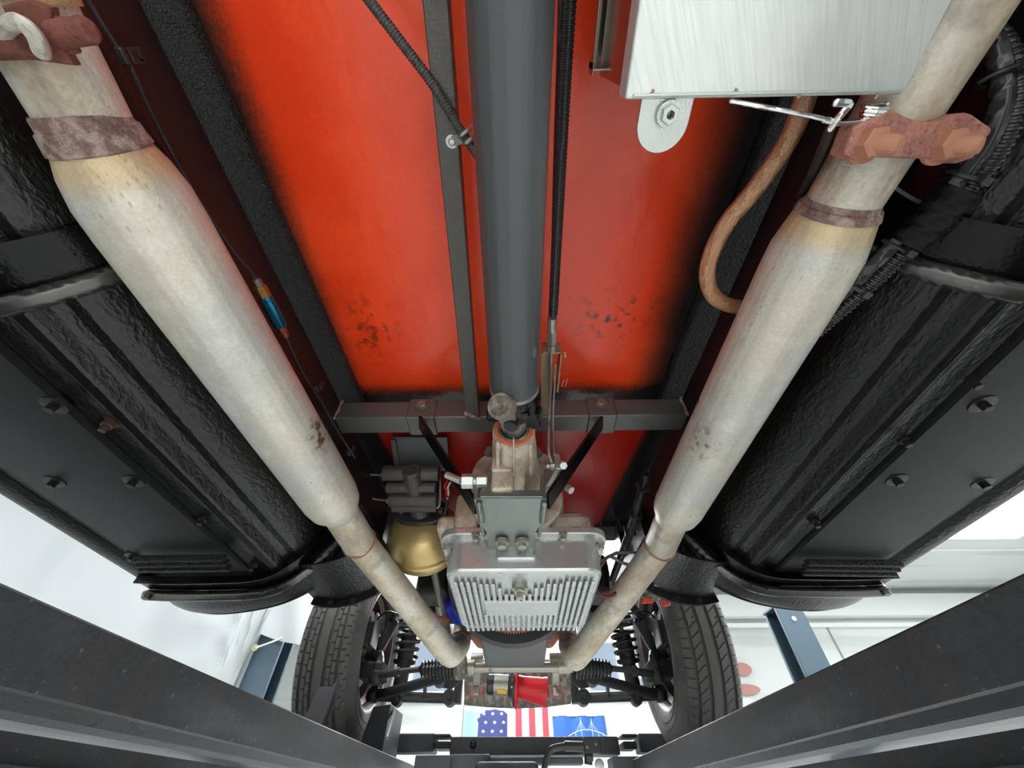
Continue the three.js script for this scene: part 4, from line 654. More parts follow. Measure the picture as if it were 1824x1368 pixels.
// ================================================================ engine underside, steering shaft, oil filter
{
  const t = thing('engine', 'engine underside with dark painted sump in front of the finned gearbox pan', 'engine', V(0.01, 0.33, 1.4));
  const c = at(916, 1150, { u: 0.335 }).x;
  const ring = []; for (let i = 0; i < 560; i++) { const a = i / 560 * 6.2832, r = i % 4 < 2 ? 0.166 : 0.162; ring.push([r * Math.cos(a), r * Math.sin(a)]); }
  mesh('ring_gear', plate(ring, 0.01, (g) => g.translate(c, EYE + 0.47, -1.13), [], 0), M.rust, t);
  mesh('dust_cover', lath(V(c, 0.47, 1.14), V(c, 0.47, 1.16), [[0, 0], [0, 0.185], [0.02, 0.19], [0.02, 0]], 48), M.satin, t);
  const pf = [[1.17, 0.45], [1.18, 0.372], [1.2, 0.362], [1.245, 0.362], [1.275, 0.346], [1.30, 0.341], [1.54, 0.337], [1.565, 0.348], [1.59, 0.45]];
  const sg = new THREE.ExtrudeGeometry(new THREE.Shape(pf.map((p) => new THREE.Vector2(p[0], p[1]))), { depth: 0.17, bevelEnabled: true, bevelSize: 0.012, bevelThickness: 0.014, bevelSegments: 4 });
  sg.rotateY(Math.PI / 2); sg.translate(c - 0.085, EYE, 0);
  const sump = mesh('sump', [fin(sg, 0.8), box(V(c, 0.375, 1.21), 0.245, 0.05, 0.08, 0.012), ball(V(c + 0.005, 0.362, 1.235), 0.03, 0.7, 0.5, 1.2)], M.shaft, t);
  mesh('block', [box(V(c, 0.57, 1.42), 0.30, 0.26, 0.50, 0.03), box(V(c, 0.46, 1.4), 0.34, 0.03, 0.46, 0.008)], M.dirty, t);
  for (const s of [-1, 1]) mesh('motor_mount', [box(V(c + s * 0.23, 0.47, 1.46), 0.16, 0.07, 0.10, 0.01), box(V(c + s * 0.25, 0.50, 1.30), 0.10, 0.12, 0.12, 0.02)], M.black, t);
  for (const s of [-1, 1]) mesh('manifold', tube([V(c + s * 0.17, 0.56, 1.25), V(c + s * 0.20, 0.52, 1.4), V(c + s * 0.17, 0.47, 1.58), V(c + s * 0.12, 0.42, 1.62)], 0.028, 30, 14), M.rust, t);
  const of = at(812, 1078, { d: 1.36 });
  mesh('oil_filter', lath(mv(of, 0.04, 0.03, 0), mv(of, -0.018, -0.03, 0), [[0, 0], [0, 0.046], [0.07, 0.046], [0.082, 0.038], [0.085, 0]], 40), M.blueFilter, t, 'bright blue oil filter');
}
{
  const t = thing('steering_shaft', 'steel steering shaft with universal joints between the blue oil filter and the exhaust', 'steering shaft', at(788, 1085, { d: 1.36 }));
  const p = (x, y, d) => at(x, y, { d });
  mesh('shaft', rod(p(772, 1010, 1.14), p(786, 1082, 1.33), 0.0105), M.bolt, t);
  mesh('upper_joint', [rod(p(783, 1072, 1.31), p(786, 1088, 1.36), 0.0165), hexrod(p(782, 1060, 1.29), p(784, 1073, 1.31), 0.013)], M.silver, t);
  mesh('lower_joint', [rod(p(785, 1092, 1.37), p(790, 1112, 1.42), 0.018), lath(p(780, 1104, 1.39), p(800, 1106, 1.40), [[0, 0], [0, 0.016], [0.03, 0.016], [0.035, 0]], 24), ball(p(789, 1104, 1.39), 0.021)], M.rust, t);
  mesh('coupler', [rod(p(791, 1110, 1.43), p(802, 1145, 1.55), 0.016, 0.012)], M.silver, t);
}
{
  const t = thing('starter_unit', 'grimy starter unit with a red tipped terminal hanging by the right front tyre', 'starter', at(1160, 1045, { d: 1.2 }));
  const p = (x, y, d = 1.2) => at(x, y, { d });
  mesh('body', [lath(p(1150, 1010, 1.14), p(1163, 1060, 1.26), [[0, 0], [0, 0.03], [0.05, 0.034], [0.1, 0.034], [0.12, 0.028], [0.13, 0]], 28), box(p(1143, 1045), 0.03, 0.05, 0.05, 0.008), rod(p(1135, 1020), p(1160, 1050), 0.013), box(p(1180, 1040), 0.012, 0.07, 0.03, 0.004, [0, 0, 0.2])], M.dirty, t);
  mesh('terminal', hexrod(p(1166, 1034, 1.16), p(1170, 1038, 1.13), 0.011), M.silver, t);
  mesh('wire_nut', lath(p(1180, 1056, 1.19), p(1187, 1077, 1.2), [[0, 0.006], [0.005, 0.009], [0.03, 0.0115], [0.034, 0.008], [0.034, 0]], 16), std(0xd2403a, 0.45, 0), t, 'red tapered cap');
  mesh('orange_tag', box(p(1152, 1070), 0.03, 0.014, 0.02, 0.003, [0.3, 0.2, 0.1]), M.orange, t);
  mesh('band', lath(p(1153, 1022, 1.17), p(1158, 1042, 1.22), [[0, 0.034], [0, 0.036], [0.01, 0.036], [0.01, 0.034]], 28), M.brass, t);
}
for (const [i, P] of [[0, [[1068, 1000], [1100, 985], [1135, 985], [1170, 990]]], [1, [[1068, 1010], [1085, 992], [1110, 1003], [1140, 1012]]], [2, [[1060, 1045], [1075, 1062], [1095, 1058], [1110, 1040]]]])
  solo(['cooler_line', 'cooler_line', 'red_hose'][i], ['upper bare steel line between the pan and the right exhaust pipe', 'lower bare steel line between the pan and the right exhaust pipe', 'thin reddish hose curling out beside the finned pan'][i], i < 2 ? 'metal line' : 'hose', tube(P.map(([x, y]) => at(x, y, { d: 1.08 })), 0.0045, 30, 8), i < 2 ? M.bolt : std(0x6a2a26, 0.6, 0));
{
  const t = thing('inner_wiring', 'black taped wiring run along the inside of the right frame rail', 'wiring loom', at(1120, 940, { u: 0.52 }));
  mesh('harness', tube([at(1150, 850, { u: 0.53 }), at(1128, 930, { u: 0.52 }), at(1108, 985, { u: 0.51 }), at(1080, 1060, { u: 0.5 })], 0.011, 50, 10), M.black, t);
  for (const [x, y] of [[1145, 868], [1133, 915], [1122, 945]]) { const c = at(x, y, { u: 0.522 }); mesh('zip_tie', box(c, 0.03, 0.028, 0.004, 0.001), M.plastic, t); }
}
for (const s of [-1, 1]) solo('inner_fender', s < 0 ? 'dark inner fender panel ahead of the red floor beside the brake booster' : 'dark inner fender panel ahead of the red floor beside the right frame rail', 'inner fender', [beam(V(s * 0.345, 0.66, 1.2), V(s * 0.40, 0.70, 1.72), 0.012, 0.22, 0.004), sheet([[s * 0.275, 0.648], [s * 0.40, 0.648]], 1.24, 1.34, s * 0.006)], M.coat, 'inner fenders');

// ================================================================ wheels and suspension
const AX = 1.85, AU = 0.455;
{
  const treadMat = std(0x62605d, 0.72, 0, { bumpMap: bCast, bumpScale: 0.0004 });
  for (const s of [-1, 1]) {
    const cx = s * 0.652, R = 0.327, W = 0.101;
    const t = thing('wheel', s < 0 ? 'front wheel with block tread tyre beside the drape side lift post' : 'front wheel with well-used tyre beside the wall side lift post', 'wheel', V(cx, AU - R, AX), 'front wheels');
    const inward = V(cx - s * W, AU, AX), outward = V(cx + s * W, AU, AX);
    // profile from inner bead to outer bead, grooves cut in the tread
    const gv = [[-0.058, 0.011], [-0.018, 0.009], [0.022, 0.009], [0.06, 0.011]], pr = [];
    const tread = []; for (let x = -0.088; x <= 0.0881; x += 0.002) { let h = R - 0.006 * (x / 0.088) ** 2 - 0.012 * Math.max(0, (Math.abs(x) - 0.07) / 0.018) ** 2; for (const [g, w] of gv) if (Math.abs(x - g) < w / 2) h -= 0.008; tread.push([x + W, h]); }
    mesh('tread', [(() => {
      const SEG = 720, g = new THREE.LatheGeometry(tread.map(([a, r]) => new THREE.Vector2(r, a)), SEG), p = g.attributes.position, n = tread.length;
      for (let i = 0; i < p.count; i++) {
        const k = Math.floor(i / n) % SEG, x = tread[i % n][0] - W, row = gv.filter(([q]) => x > q).length; let cut = 0;
        if (!gv.some(([q, w]) => Math.abs(x - q) < w / 2)) {
          if (row === 2 && s < 0) cut = 0; else if (s < 0) { const mid = [-0.078, -0.038, 0, 0.041, 0.078][row], up = x > mid; if ((k + row * 5 + (up ? 6 : 0)) % 12 < 1) cut = 0.006; if (Math.abs(x - mid) < 0.0012 && row !== 0 && row !== 4) cut = 0.004; }
          else if (row === 0 || row === 4) { if ((k + row * 3) % 10 < 1) cut = 0.005; }
          else if (row !== 2) { const z = Math.round((x + 0.06) / 0.002) % 20; if ((k + z * 0.55 | 0) % 11 < 1) cut = 0.005; }
        }
        if (cut) { const r = Math.hypot(p.getX(i), p.getZ(i)), f = (r - cut) / r; p.setX(i, p.getX(i) * f); p.setZ(i, p.getZ(i) * f); }
      }
      return fin(along(g, inward, outward), 0.5);
    })()], treadMat, t);
    const wall = (f) => [[W - f * 0.088, R - 0.019], [W - f * 0.096, R - 0.035], [W - f * 0.103, R - 0.06], [W - f * 0.104, R - 0.085], [W - f * 0.099, R - 0.11], [W - f * 0.09, R - 0.125], [W - f * 0.082, 0.197]].map(([a, r]) => [a, r]);
    for (const f of [1, -1]) mesh('sidewall', lath(inward, outward, f > 0 ? wall(1) : wall(-1), 120, 0.9), M.rubber, t);
    mesh('pinstripe_rib', [0.255, 0.235].map((r) => { const q = []; for (let i = 0; i < 60; i++) { const a = i / 60 * 6.2832; q.push(V(cx - s * 0.1035, AU + r * Math.cos(a), AX + r * Math.sin(a))); } return tube(q, 0.0013, 180, 5, 0.5, true); }), M.rubber, t);
    mesh('rim', lath(inward, outward, [[0.020, 0.2], [0.014, 0.207], [0.010, 0.206], [0.011, 0.198], [0.018, 0.193], [0.03, 0.187], [0.045, 0.186], [0.06, 0.172], [0.11, 0.168], [0.125, 0.16], [0.13, 0.06], [0.125, 0]], 96, 0.6), std(0x4a3834, 0.45, 0.4), t);
    mesh('rim_lip', lath(inward, outward, [[0.022, 0.2], [0.012, 0.209], [0.008, 0.208], [0.008, 0.202], [0.014, 0.196], [0.02, 0.194]], 96, 0.8), M.silver, t, 'bare metal rim edge');
  }
}
for (const s of [-1, 1]) {
  const L = s < 0, f = (a, b) => (L ? a : b), g = (x, u, d) => V(s * x, u, d), base = g(0.45, 0.3, 1.85);
  const side = f('by the gold booster', 'by the red tipped starter');
  { // brake and knuckle
    const t = thing('steering_knuckle', 'black steering knuckle with brake parts inside the wheel ' + side, 'steering knuckle', g(0.545, 0.447, 1.85), 'steering knuckles');
    mesh('brake_disc', lath(g(0.620, AU, AX), g(0.645, AU, AX), [[0, 0], [0, 0.135], [0.02, 0.135], [0.02, 0]], 56), M.dirty, t);
    mesh('hub', lath(g(0.565, AU, AX), g(0.625, AU, AX), [[0, 0], [0, 0.045], [0.03, 0.055], [0.05, 0.09], [0.055, 0]], 32), M.satin, t);
    mesh('caliper', [box(g(0.605, 0.46, 1.72), 0.07, 0.13, 0.06, 0.014), box(g(0.570, 0.46, 1.70), 0.03, 0.09, 0.05, 0.012), rod(g(0.565, 0.51, 1.70), g(0.605, 0.51, 1.70), 0.012)], M.satin, t);
    mesh('upright', [beam(g(0.525, 0.33, 1.85), g(0.560, 0.44, 1.85), 0.05, 0.04, 0.012, X), beam(g(0.560, 0.44, 1.85), g(0.515, 0.555, 1.85), 0.036, 0.04, 0.01, X), box(g(0.535, 0.355, 1.78), 0.09, 0.05, 0.10, 0.008)], M.satin, t);
    mesh('dust_shield', box(g(0.550, 0.48, 1.74), 0.008, 0.11, 0.08, 0.003), std(0x8d8f92, 0.35, 0.7), t, 'light metal plate');
    mesh('brake_hose', tube([g(0.565, 0.50, 1.72), g(0.505, 0.53, 1.68), g(0.435, 0.52, 1.68), g(0.375, 0.56, 1.72)], 0.0045, 40, 8), M.plastic, t);
  }
  { // lower arm: two tubes to the ball joint
    const t = thing('lower_control_arm', 'black tubular lower control arm ' + side, 'control arm', g(0.42, 0.3, 1.85), 'lower control arms');
    const o = g(0.535, 0.298, 1.86), a = g(0.275, 0.326, 1.72), b = g(0.265, 0.306, 1.96);
    mesh('arm_tube', rod(a, o, 0.0165, 0.0165, 24), M.satin, t); mesh('arm_tube', rod(b, o, 0.0165, 0.0165, 24), M.satin, t);
    mesh('arm_brace', rod(g(0.33, 0.322, 1.745), g(0.36, 0.304, 1.93), 0.007), M.satin, t);
    for (const [q, k] of [[a, 0], [b, 1]]) mesh('bushing', [lath(mv(q, 0, 0, -0.034), mv(q, 0, 0, 0.03), [[0, 0], [0, 0.012], [0.002, 0.012], [0.003, 0.026], [0.058, 0.026], [0.06, 0.012], [0.064, 0]], 32), hexrod(mv(q, 0, 0, -0.034), mv(q, 0, 0, -0.044), 0.011)], M.satin, t);
    mesh('ball_joint', [lath(mv(o, s * 0.01, -0.02, 0), mv(o, s * 0.01, 0.045, 0), [[0, 0], [0, 0.02], [0.015, 0.026], [0.035, 0.024], [0.05, 0.012], [0.065, 0]], 28), beam(mv(o, -s * 0.06, 0.012, -0.02), mv(o, s * 0.02, 0.014, 0), 0.05, 0.008, 0.003)], M.satin, t);
    mesh('mount_plate', plate([[0, 0], [0.055, 0.01], [0.06, 0.05], [0.02, 0.13], [-0.02, 0.13], [-0.03, 0.02]], 0.008, (q) => { if (s < 0) q.scale(-1, 1, 1); q.translate(s * 0.235, EYE + 0.30, -1.76); }), M.satin, t);
  }
  { // upper arm
    const t = thing('upper_control_arm', 'black curved upper control arm ' + side, 'control arm', g(0.5, 0.55, 1.85), 'upper control arms');
    const o = g(0.535, 0.55, 1.85);
    mesh('arm_tube', tube([g(0.36, 0.575, 1.68), g(0.44, 0.575, 1.70), g(0.49, 0.565, 1.77), o], 0.0155, 40, 14), M.satin, t);
    mesh('arm_tube', tube([g(0.36, 0.575, 2.02), g(0.44, 0.575, 2.0), g(0.49, 0.565, 1.93), o], 0.0155, 40, 14), M.satin, t);
    mesh('ball_joint', lath(mv(o, 0, -0.035, 0), mv(o, 0, 0.025, 0), [[0, 0], [0, 0.014], [0.02, 0.022], [0.05, 0.024], [0.06, 0]], 28), M.satin, t);
  }
  { // coilover
    const t = thing('coilover', f('black coil spring shock absorber next to the wheel on the steering shaft side', 'black coil spring shock absorber next to the wheel on the starter side'), 'shock absorber', g(0.44, 0.28, 1.87), 'coil spring shocks');
    const a = g(0.455, 0.287, 1.88), b = g(0.432, 0.60, 1.82), q = (k) => a.clone().lerp(b, k), ax = b.clone().sub(a).normalize(), xx = X.clone().addScaledVector(ax, -ax.x).normalize(), yy = ax.clone().cross(xx);
    mesh('body', [lath(a, b, [[0, 0], [0.01, 0.016], [0.02, 0.027], [0.11, 0.027], [0.112, 0.04], [0.122, 0.041], [0.126, 0.032], [0.21, 0.03], [0.215, 0]], 36)], M.satin, t);
    mesh('piston_rod', rod(q(0.6), b, 0.008), M.bolt, t);
    mesh('adjuster_ring', lath(q(0.36), q(0.42), [[0, 0.03], [0, 0.045], [0.012, 0.045], [0.014, 0.03]], 24), M.black, t);
    const co = []; for (let i = 0; i <= 150; i++) { const k = i / 150, an = k * 6.5 * 6.2832, p = q(lerp(0.43, 0.97, k)); co.push(p.addScaledVector(xx, 0.0445 * Math.cos(an)).addScaledVector(yy, 0.0445 * Math.sin(an))); }
    mesh('spring', tube(co, 0.0062, 420, 10), M.satin, t);
    mesh('lower_eye', [rod(mv(a, 0, 0, -0.02), mv(a, 0, 0, 0.02), 0.019), hexrod(mv(a, 0, 0, -0.02), mv(a, 0, 0, -0.032), 0.011)], M.satin, t);
    mesh('upper_seat', lath(q(0.96), q(1.03), [[0, 0.02], [0, 0.05], [0.008, 0.05], [0.02, 0.02], [0.02, 0]], 28), M.satin, t);
  }
}
{ // steering rack
  const d = 1.66, c = at(918, 1189, { d }), u = c.y - EYE, t = thing('steering_rack', 'silver steering rack tube with black bellows below the dark sump', 'steering rack', c);
  mesh('rack_tube', [rod(V(-0.21, u, d), V(0.20, u, d), 0.0155, 0.0155, 28), rod(V(-0.215, u, d), V(-0.145, u, d), 0.024), rod(V(0.15, u, d), V(0.19, u, d), 0.02)], M.silver, t);
  mesh('pinion_housing', [lath(V(-0.19, u - 0.03, d - 0.01), V(-0.20, u + 0.06, d - 0.06), [[0, 0], [0, 0.024], [0.05, 0.026], [0.09, 0.018], [0.1, 0]], 28)], M.dirty, t);
  mesh('rack_band', lath(V(-0.095, u, d), V(-0.08, u, d), [[0, 0.015], [0, 0.017], [0.005, 0.017], [0.006, 0.0158], [0.009, 0.0158], [0.01, 0.017], [0.015, 0.017], [0.015, 0.015]], 24), M.bolt, t);
  for (const s of [-1, 1]) {
    const pr = []; for (let i = 0; i <= 40; i++) pr.push([i * 0.003, lerp(0.032, 0.022, i / 40) + (i % 4 < 2 ? 0.004 : -0.004)]); pr.push([0.125, 0.014], [0.13, 0.009]);
    mesh('bellows', lath(V(s * 0.21, u, d), V(s * 0.34, u - 0.004, d), pr, 28, 0.3), M.plastic, t);
    mesh('tie_rod', [rod(V(s * 0.34, u - 0.004, d), V(s * 0.43, u - 0.008, d + 0.02), 0.009), rod(V(s * 0.42, u - 0.008, d + 0.018), V(s * 0.50, u - 0.012, d + 0.05), 0.012), rod(V(s * 0.415, u - 0.008, d + 0.018), V(s * 0.43, u - 0.008, d + 0.02), 0.016)], M.satin, t);
    const e = V(s * 0.505, u - 0.012, d + 0.055); mesh('tie_rod_end', [lath(mv(e, 0, -0.025, 0), mv(e, 0, 0.06, 0), [[0, 0], [0, 0.018], [0.012, 0.023], [0.035, 0.022], [0.04, 0.016], [0.06, 0.018], [0.07, 0.012], [0.085, 0.01], [0.085, 0]], 24)], M.satin, t);
  }
}
{ // rough front crossmember plate with the rack mounts
  const d = 1.95, P = (x, y) => { const p = at(x, y, { d }); return [p.x, p.y]; };
  const t = thing('front_crossmember', 'rough grey brown crossmember plate behind the red horn', 'crossmember', at(920, 1245, { d }));
  mesh('plate', plate([P(828, 1252), P(870, 1256), P(920, 1258), P(970, 1256), P(1016, 1250), P(1016, 1200), P(1000, 1180), P(840, 1180), P(828, 1200)], 0.03, (g) => g.translate(0, 0, -d - 0.03), [], 0.003), M.dirty, t);
  mesh('upper_rail', box(at(920, 1190, { d: 2.0 }), 0.60, 0.05, 0.06, 0.006), M.dirty, t);
  for (const px of [850, 990]) {
    const a = at(px, 1180, { d: 1.69 }), b = at(px - 1, 1222, { d: 1.80 });
    mesh('rack_mount', [beam(a, b, 0.028, 0.02, 0.004), rod(mv(a, -0.022, 0.004, 0), mv(a, 0.022, 0.004, 0), 0.026)], M.silver, t);
    mesh('mount_socket', [box(mv(b, 0, -0.01, 0.04), 0.05, 0.03, 0.06, 0.003)], M.rust, t);
    mesh('mount_bolt', hexrod(mv(b, 0, -0.006, -0.01), mv(b, 0, -0.028, -0.014), 0.011), M.zinc, t);
  }
  for (const s of [-1, 1]) mesh('end_flange', box(V(s * 0.235, 0.335, 1.97), 0.03, 0.09, 0.05, 0.004), M.satin, t);
}
{ // horn
  const d = 1.86, p = (x, y) => at(x, y, { d }), t = thing('horn', 'red trumpet horn with a silver motor can on the front crossmember', 'horn', p(920, 1225));
  const a = p(868, 1219), b = p(972, 1226), q = (k) => a.clone().lerp(b, k), L = a.distanceTo(b);
  mesh('rear_cap', lath(q(0), q(0.13), [[0, 0], [0, 0.028], [0.004, 0.032], [0.13 * L, 0.033], [0.13 * L, 0]], 32), M.plastic, t);
  const motor = mesh('motor_can', lath(q(0.12), q(0.36), [[0, 0], [0, 0.034], [0.24 * L, 0.034], [0.24 * L, 0]], 40), M.silver, t);
  mesh('caution_label', box(mv(q(0.26), 0.0, -0.024, -0.0255), 0.036, 0.013, 0.002, 0.0005, [0.78, 0, -0.05]), M.yellow, motor, 'yellow label');
  mesh('black_flange', lath(q(0.36), q(0.5), [[0, 0.034], [0.012, 0.046], [0.02, 0.064], [0.03, 0.066], [0.03, 0]], 48), M.plastic, t);
  mesh('red_flange', lath(q(0.5), q(0.55), [[-0.004, 0], [-0.004, 0.068], [0.003, 0.069], [0.008, 0.064], [0.008, 0]], 48), M.redhorn, t);
  mesh('trumpet', lath(q(0.52), mv(q(1.02), 0, -0.012, 0), [[0, 0], [0, 0.036], [0.02, 0.036], [0.05, 0.039], [0.09, 0.043], [0.48 * L, 0.047], [0.5 * L, 0.047], [0.5 * L, 0.04], [0.45 * L, 0.036], [0.45 * L, 0]], 48), M.redhorn, t);
  for (let i = 0; i < 6; i++) { const an = i / 6 * 6.2832 + 0.3, c = q(0.46); const e = mv(c, 0, 0.056 * Math.cos(an), 0.056 * Math.sin(an)); mesh('screw', hexrod(mv(e, 0.0, 0, 0), mv(e, -0.012, 0, 0), 0.004), M.silver, t); }
  mesh('feed_wire', tube([p(868, 1196), p(872, 1206), p(876, 1216), p(875, 1226)], 0.003, 20, 8), M.grey, t);
}

// ================================================================ rolling jack between the runways
{
  const d = 2.0, p = (x, y, dd = d) => at(x, y, { d: dd }), t = thing('rolling_jack', 'black rolling bridge jack spanning the two lift runways at the bottom edge', 'bridge jack', V(0, 0.1, 2.0));
  const blk = (x0, y0, x1, y1, dd, th, mat, name, r = 0.006) => { const a = p(x0, y0, dd), b = p(x1, y1, dd); return mesh(name, box(new THREE.Vector3((a.x + b.x) / 2, (a.y + b.y) / 2, -dd - th / 2), Math.abs(b.x - a.x), Math.abs(a.y - b.y), th, r), mat, t); };
  blk(803, 1312, 1106, 1345, 2.0, 0.1, M.jack, 'beam');
  for (const [x0, x1] of [[772, 802], [1107, 1136]]) { blk(x0, 1307, x1, 1313, 2.0, 0.1, M.jack2, 'end_rail'); blk(x0 + 2, 1320, x1, 1334, 2.0, 0.1, M.jack2, 'end_rail'); }
  for (const [x0, x1] of [[700, 772], [1136, 1215]]) blk(x0, 1306, x1, 1340, 2.02, 0.1, M.jack, 'arm');
  blk(740, 1345, 800, 1372, 1.86, 0.12, M.jack, 'carriage_end', 0.004); blk(1090, 1347, 1172, 1375, 1.86, 0.12, M.jack, 'carriage_end', 0.004);
  blk(800, 1343, 872, 1372, 1.9, 0.1, M.jack, 'carriage'); blk(872, 1348, 1040, 1362, 1.94, 0.06, M.jack, 'carriage'); blk(846, 1356, 960, 1380, 1.8, 0.1, M.jack2, 'motor_cover', 0.02);
  mesh('beam_bolt', [lath(p(843, 1326, 2.0), mv(p(843, 1326, 2.0), 0, 0, -0.012), [[0, 0], [0, 0.013], [0.006, 0.012], [0.011, 0.006], [0.012, 0]], 24)], M.boltDark, t);
  mesh('hydraulic_hose', [tube([p(968, 1375, 1.9), p(974, 1350, 1.9), p(982, 1335, 1.9), p(1000, 1330, 1.9), p(1022, 1329, 1.9)], 0.0105, 50, 14), rod(p(1006, 1329, 1.9), p(1040, 1330, 1.9), 0.0145)], M.jack2, t);
  mesh('fitting_block', [box(p(1054, 1328, 1.9), 0.06, 0.045, 0.04, 0.004), rod(p(1048, 1336, 1.9), p(1048, 1362, 1.9), 0.014), hexrod(p(1044, 1348, 1.89), p(1056, 1348, 1.89), 0.014)], M.jack2, t);
  mesh('fitting_screw', [[1046, 1331], [1061, 1326]].map(([x, y]) => hexrod(p(x, y, 1.88), mv(p(x, y, 1.88), 0, 0, -0.004), 0.005)), M.bolt, t);
  mesh('hose_end', lath(p(1068, 1362, 1.85), mv(p(1068, 1362, 1.85), 0, 0, -0.01), [[0, 0], [0, 0.016], [0.008, 0.015], [0.01, 0.008], [0.01, 0]], 24), M.zinc, t);
}
{ // chock against the rear of the left tyre
  const t2 = thing('wheel_chock', 'grey folded steel wheel chock against the rear of the left front tyre', 'wheel chock', V(-0.59, 0.126, 1.5));
  const a = at(540, 1262, { d: 1.46 }), b = at(592, 1226, { d: 1.5 });
  mesh('upright', plate([[0, 0], [0.075, 0.055], [0.078, 0.16], [0.018, 0.16]].map(([x, y]) => [x, y - 0.1]), 0.006, (g) => { g.rotateX(-0.3); g.translate(a.x, b.y - 0.058, b.z + 0.02); }), M.chock, t2);
  mesh('side_leg', plate([[0, -0.1], [0.05, -0.1], [0.056, 0.06], [0.008, 0.06]], 0.006, (g) => { g.rotateY(-0.9); g.rotateX(-0.3); g.translate(b.x - 0.005, b.y - 0.058, b.z + 0.01); }), M.chock, t2);
}
{ // stop box in front of the left tyre
  const a = at(683, 1285, { d: 1.72 }), t = thing('runway_stop', 'black angled runway stop box against the inside of the left front tyre', 'wheel stop', a);
  const c = at(684, 1300, { d: 1.75 });
  mesh('wedge', plate([[-0.05, -0.09], [0.032, -0.09], [0.032, 0.052], [-0.022, 0.046]], 0.2, (g) => g.translate(c.x, c.y, c.z - 0.1)), M.black, t);
  mesh('edge_plate', beam(at(703, 1266, { d: 1.70 }), at(689, 1316, { d: 1.60 }), 0.006, 0.012, 0.001), M.grey, t);
}

// ================================================================ drape, flags on the front wall
{
  const path = new THREE.CatmullRomCurve3([[-2.3, -0.4], [-2.15, 0.6], [-2.05, 1.4], [-1.75, 1.95], [-1.22, 2.06], [-0.80, 2.07]].map(([x, d]) => new THREE.Vector3(x, 0, -d)));
  const N = 220, K = 50, pos = [], idx = [];
  for (let i = 0; i <= N; i++) {
    const k = i / N, q = path.getPointAt(k), tg = path.getTangentAt(k), n = new THREE.Vector3(-tg.z, 0, tg.x);
    const post = smooth(-1.225, -1.20, q.x), hem = lerp(0.5, EYE + 0.565 - 0.065 * Math.sin(clamp((q.x + 1.22) / 0.42) * 1.8), post);
    for (let j = 0; j <= K; j++) {
      const h = j / K, y = lerp(hem, 3.04, h);
      const gx = q.x + 1.26, gy = y - (EYE + 0.56), gr = Math.hypot(gx, gy), an = Math.atan2(gy, gx);
      const fold = 0.07 * (fbm(k + h * 0.12, h * 0.4, 9, 3, 3, 301) - 0.5) * 2 + 0.014 * Math.sin(k * 60 + h * 5 + 3 * fbm(k, h, 5, 5, 2, 305)) * (1 - 0.5 * h) + (q.x < -1.2 ? 0.018 : 0) * Math.sin(an * 9) * Math.exp(-gr * 3);
      pos.push(q.x + n.x * fold, y, q.z + n.z * fold);
    }
  }
  for (let i = 0; i < N; i++) for (let j = 0; j < K; j++) { const a = i * (K + 1) + j, b = a + 1, c = a + K + 1, e = c + 1; idx.push(a, c, b, b, c, e); }
  const g = new THREE.BufferGeometry(); g.setAttribute('position', new THREE.Float32BufferAttribute(pos, 3)); g.setIndex(idx); g.computeVertexNormals();
  const t = thing('drape', 'white translucent plastic drape hanging on the left with a tied corner', 'drape', new THREE.Vector3(-1.9, 0.5, -1.5));
  mesh('sheet', fin(g, 0.9), phys({ color: 0xbcc1c1, roughness: 0.7, transmission: 0.25, thickness: 0, side: THREE.DoubleSide }), t);
  const gp = at(455, 1154, { d: 2.0 });
  mesh('eyelet', [lath(mv(gp, 0, 0, -0.004), mv(gp, 0, 0, 0.008), [[0, 0.006], [0, 0.013], [0.005, 0.013], [0.005, 0.006]], 24)], std(0xa8ac78, 0.5, 0.3), t);
  mesh('cord', tube([gp, at(478, 1146, { d: 2.0 }), at(500, 1137, { d: 2.05 }), at(515, 1128, { d: 2.08 })], 0.004, 20, 8), M.white, t);
}
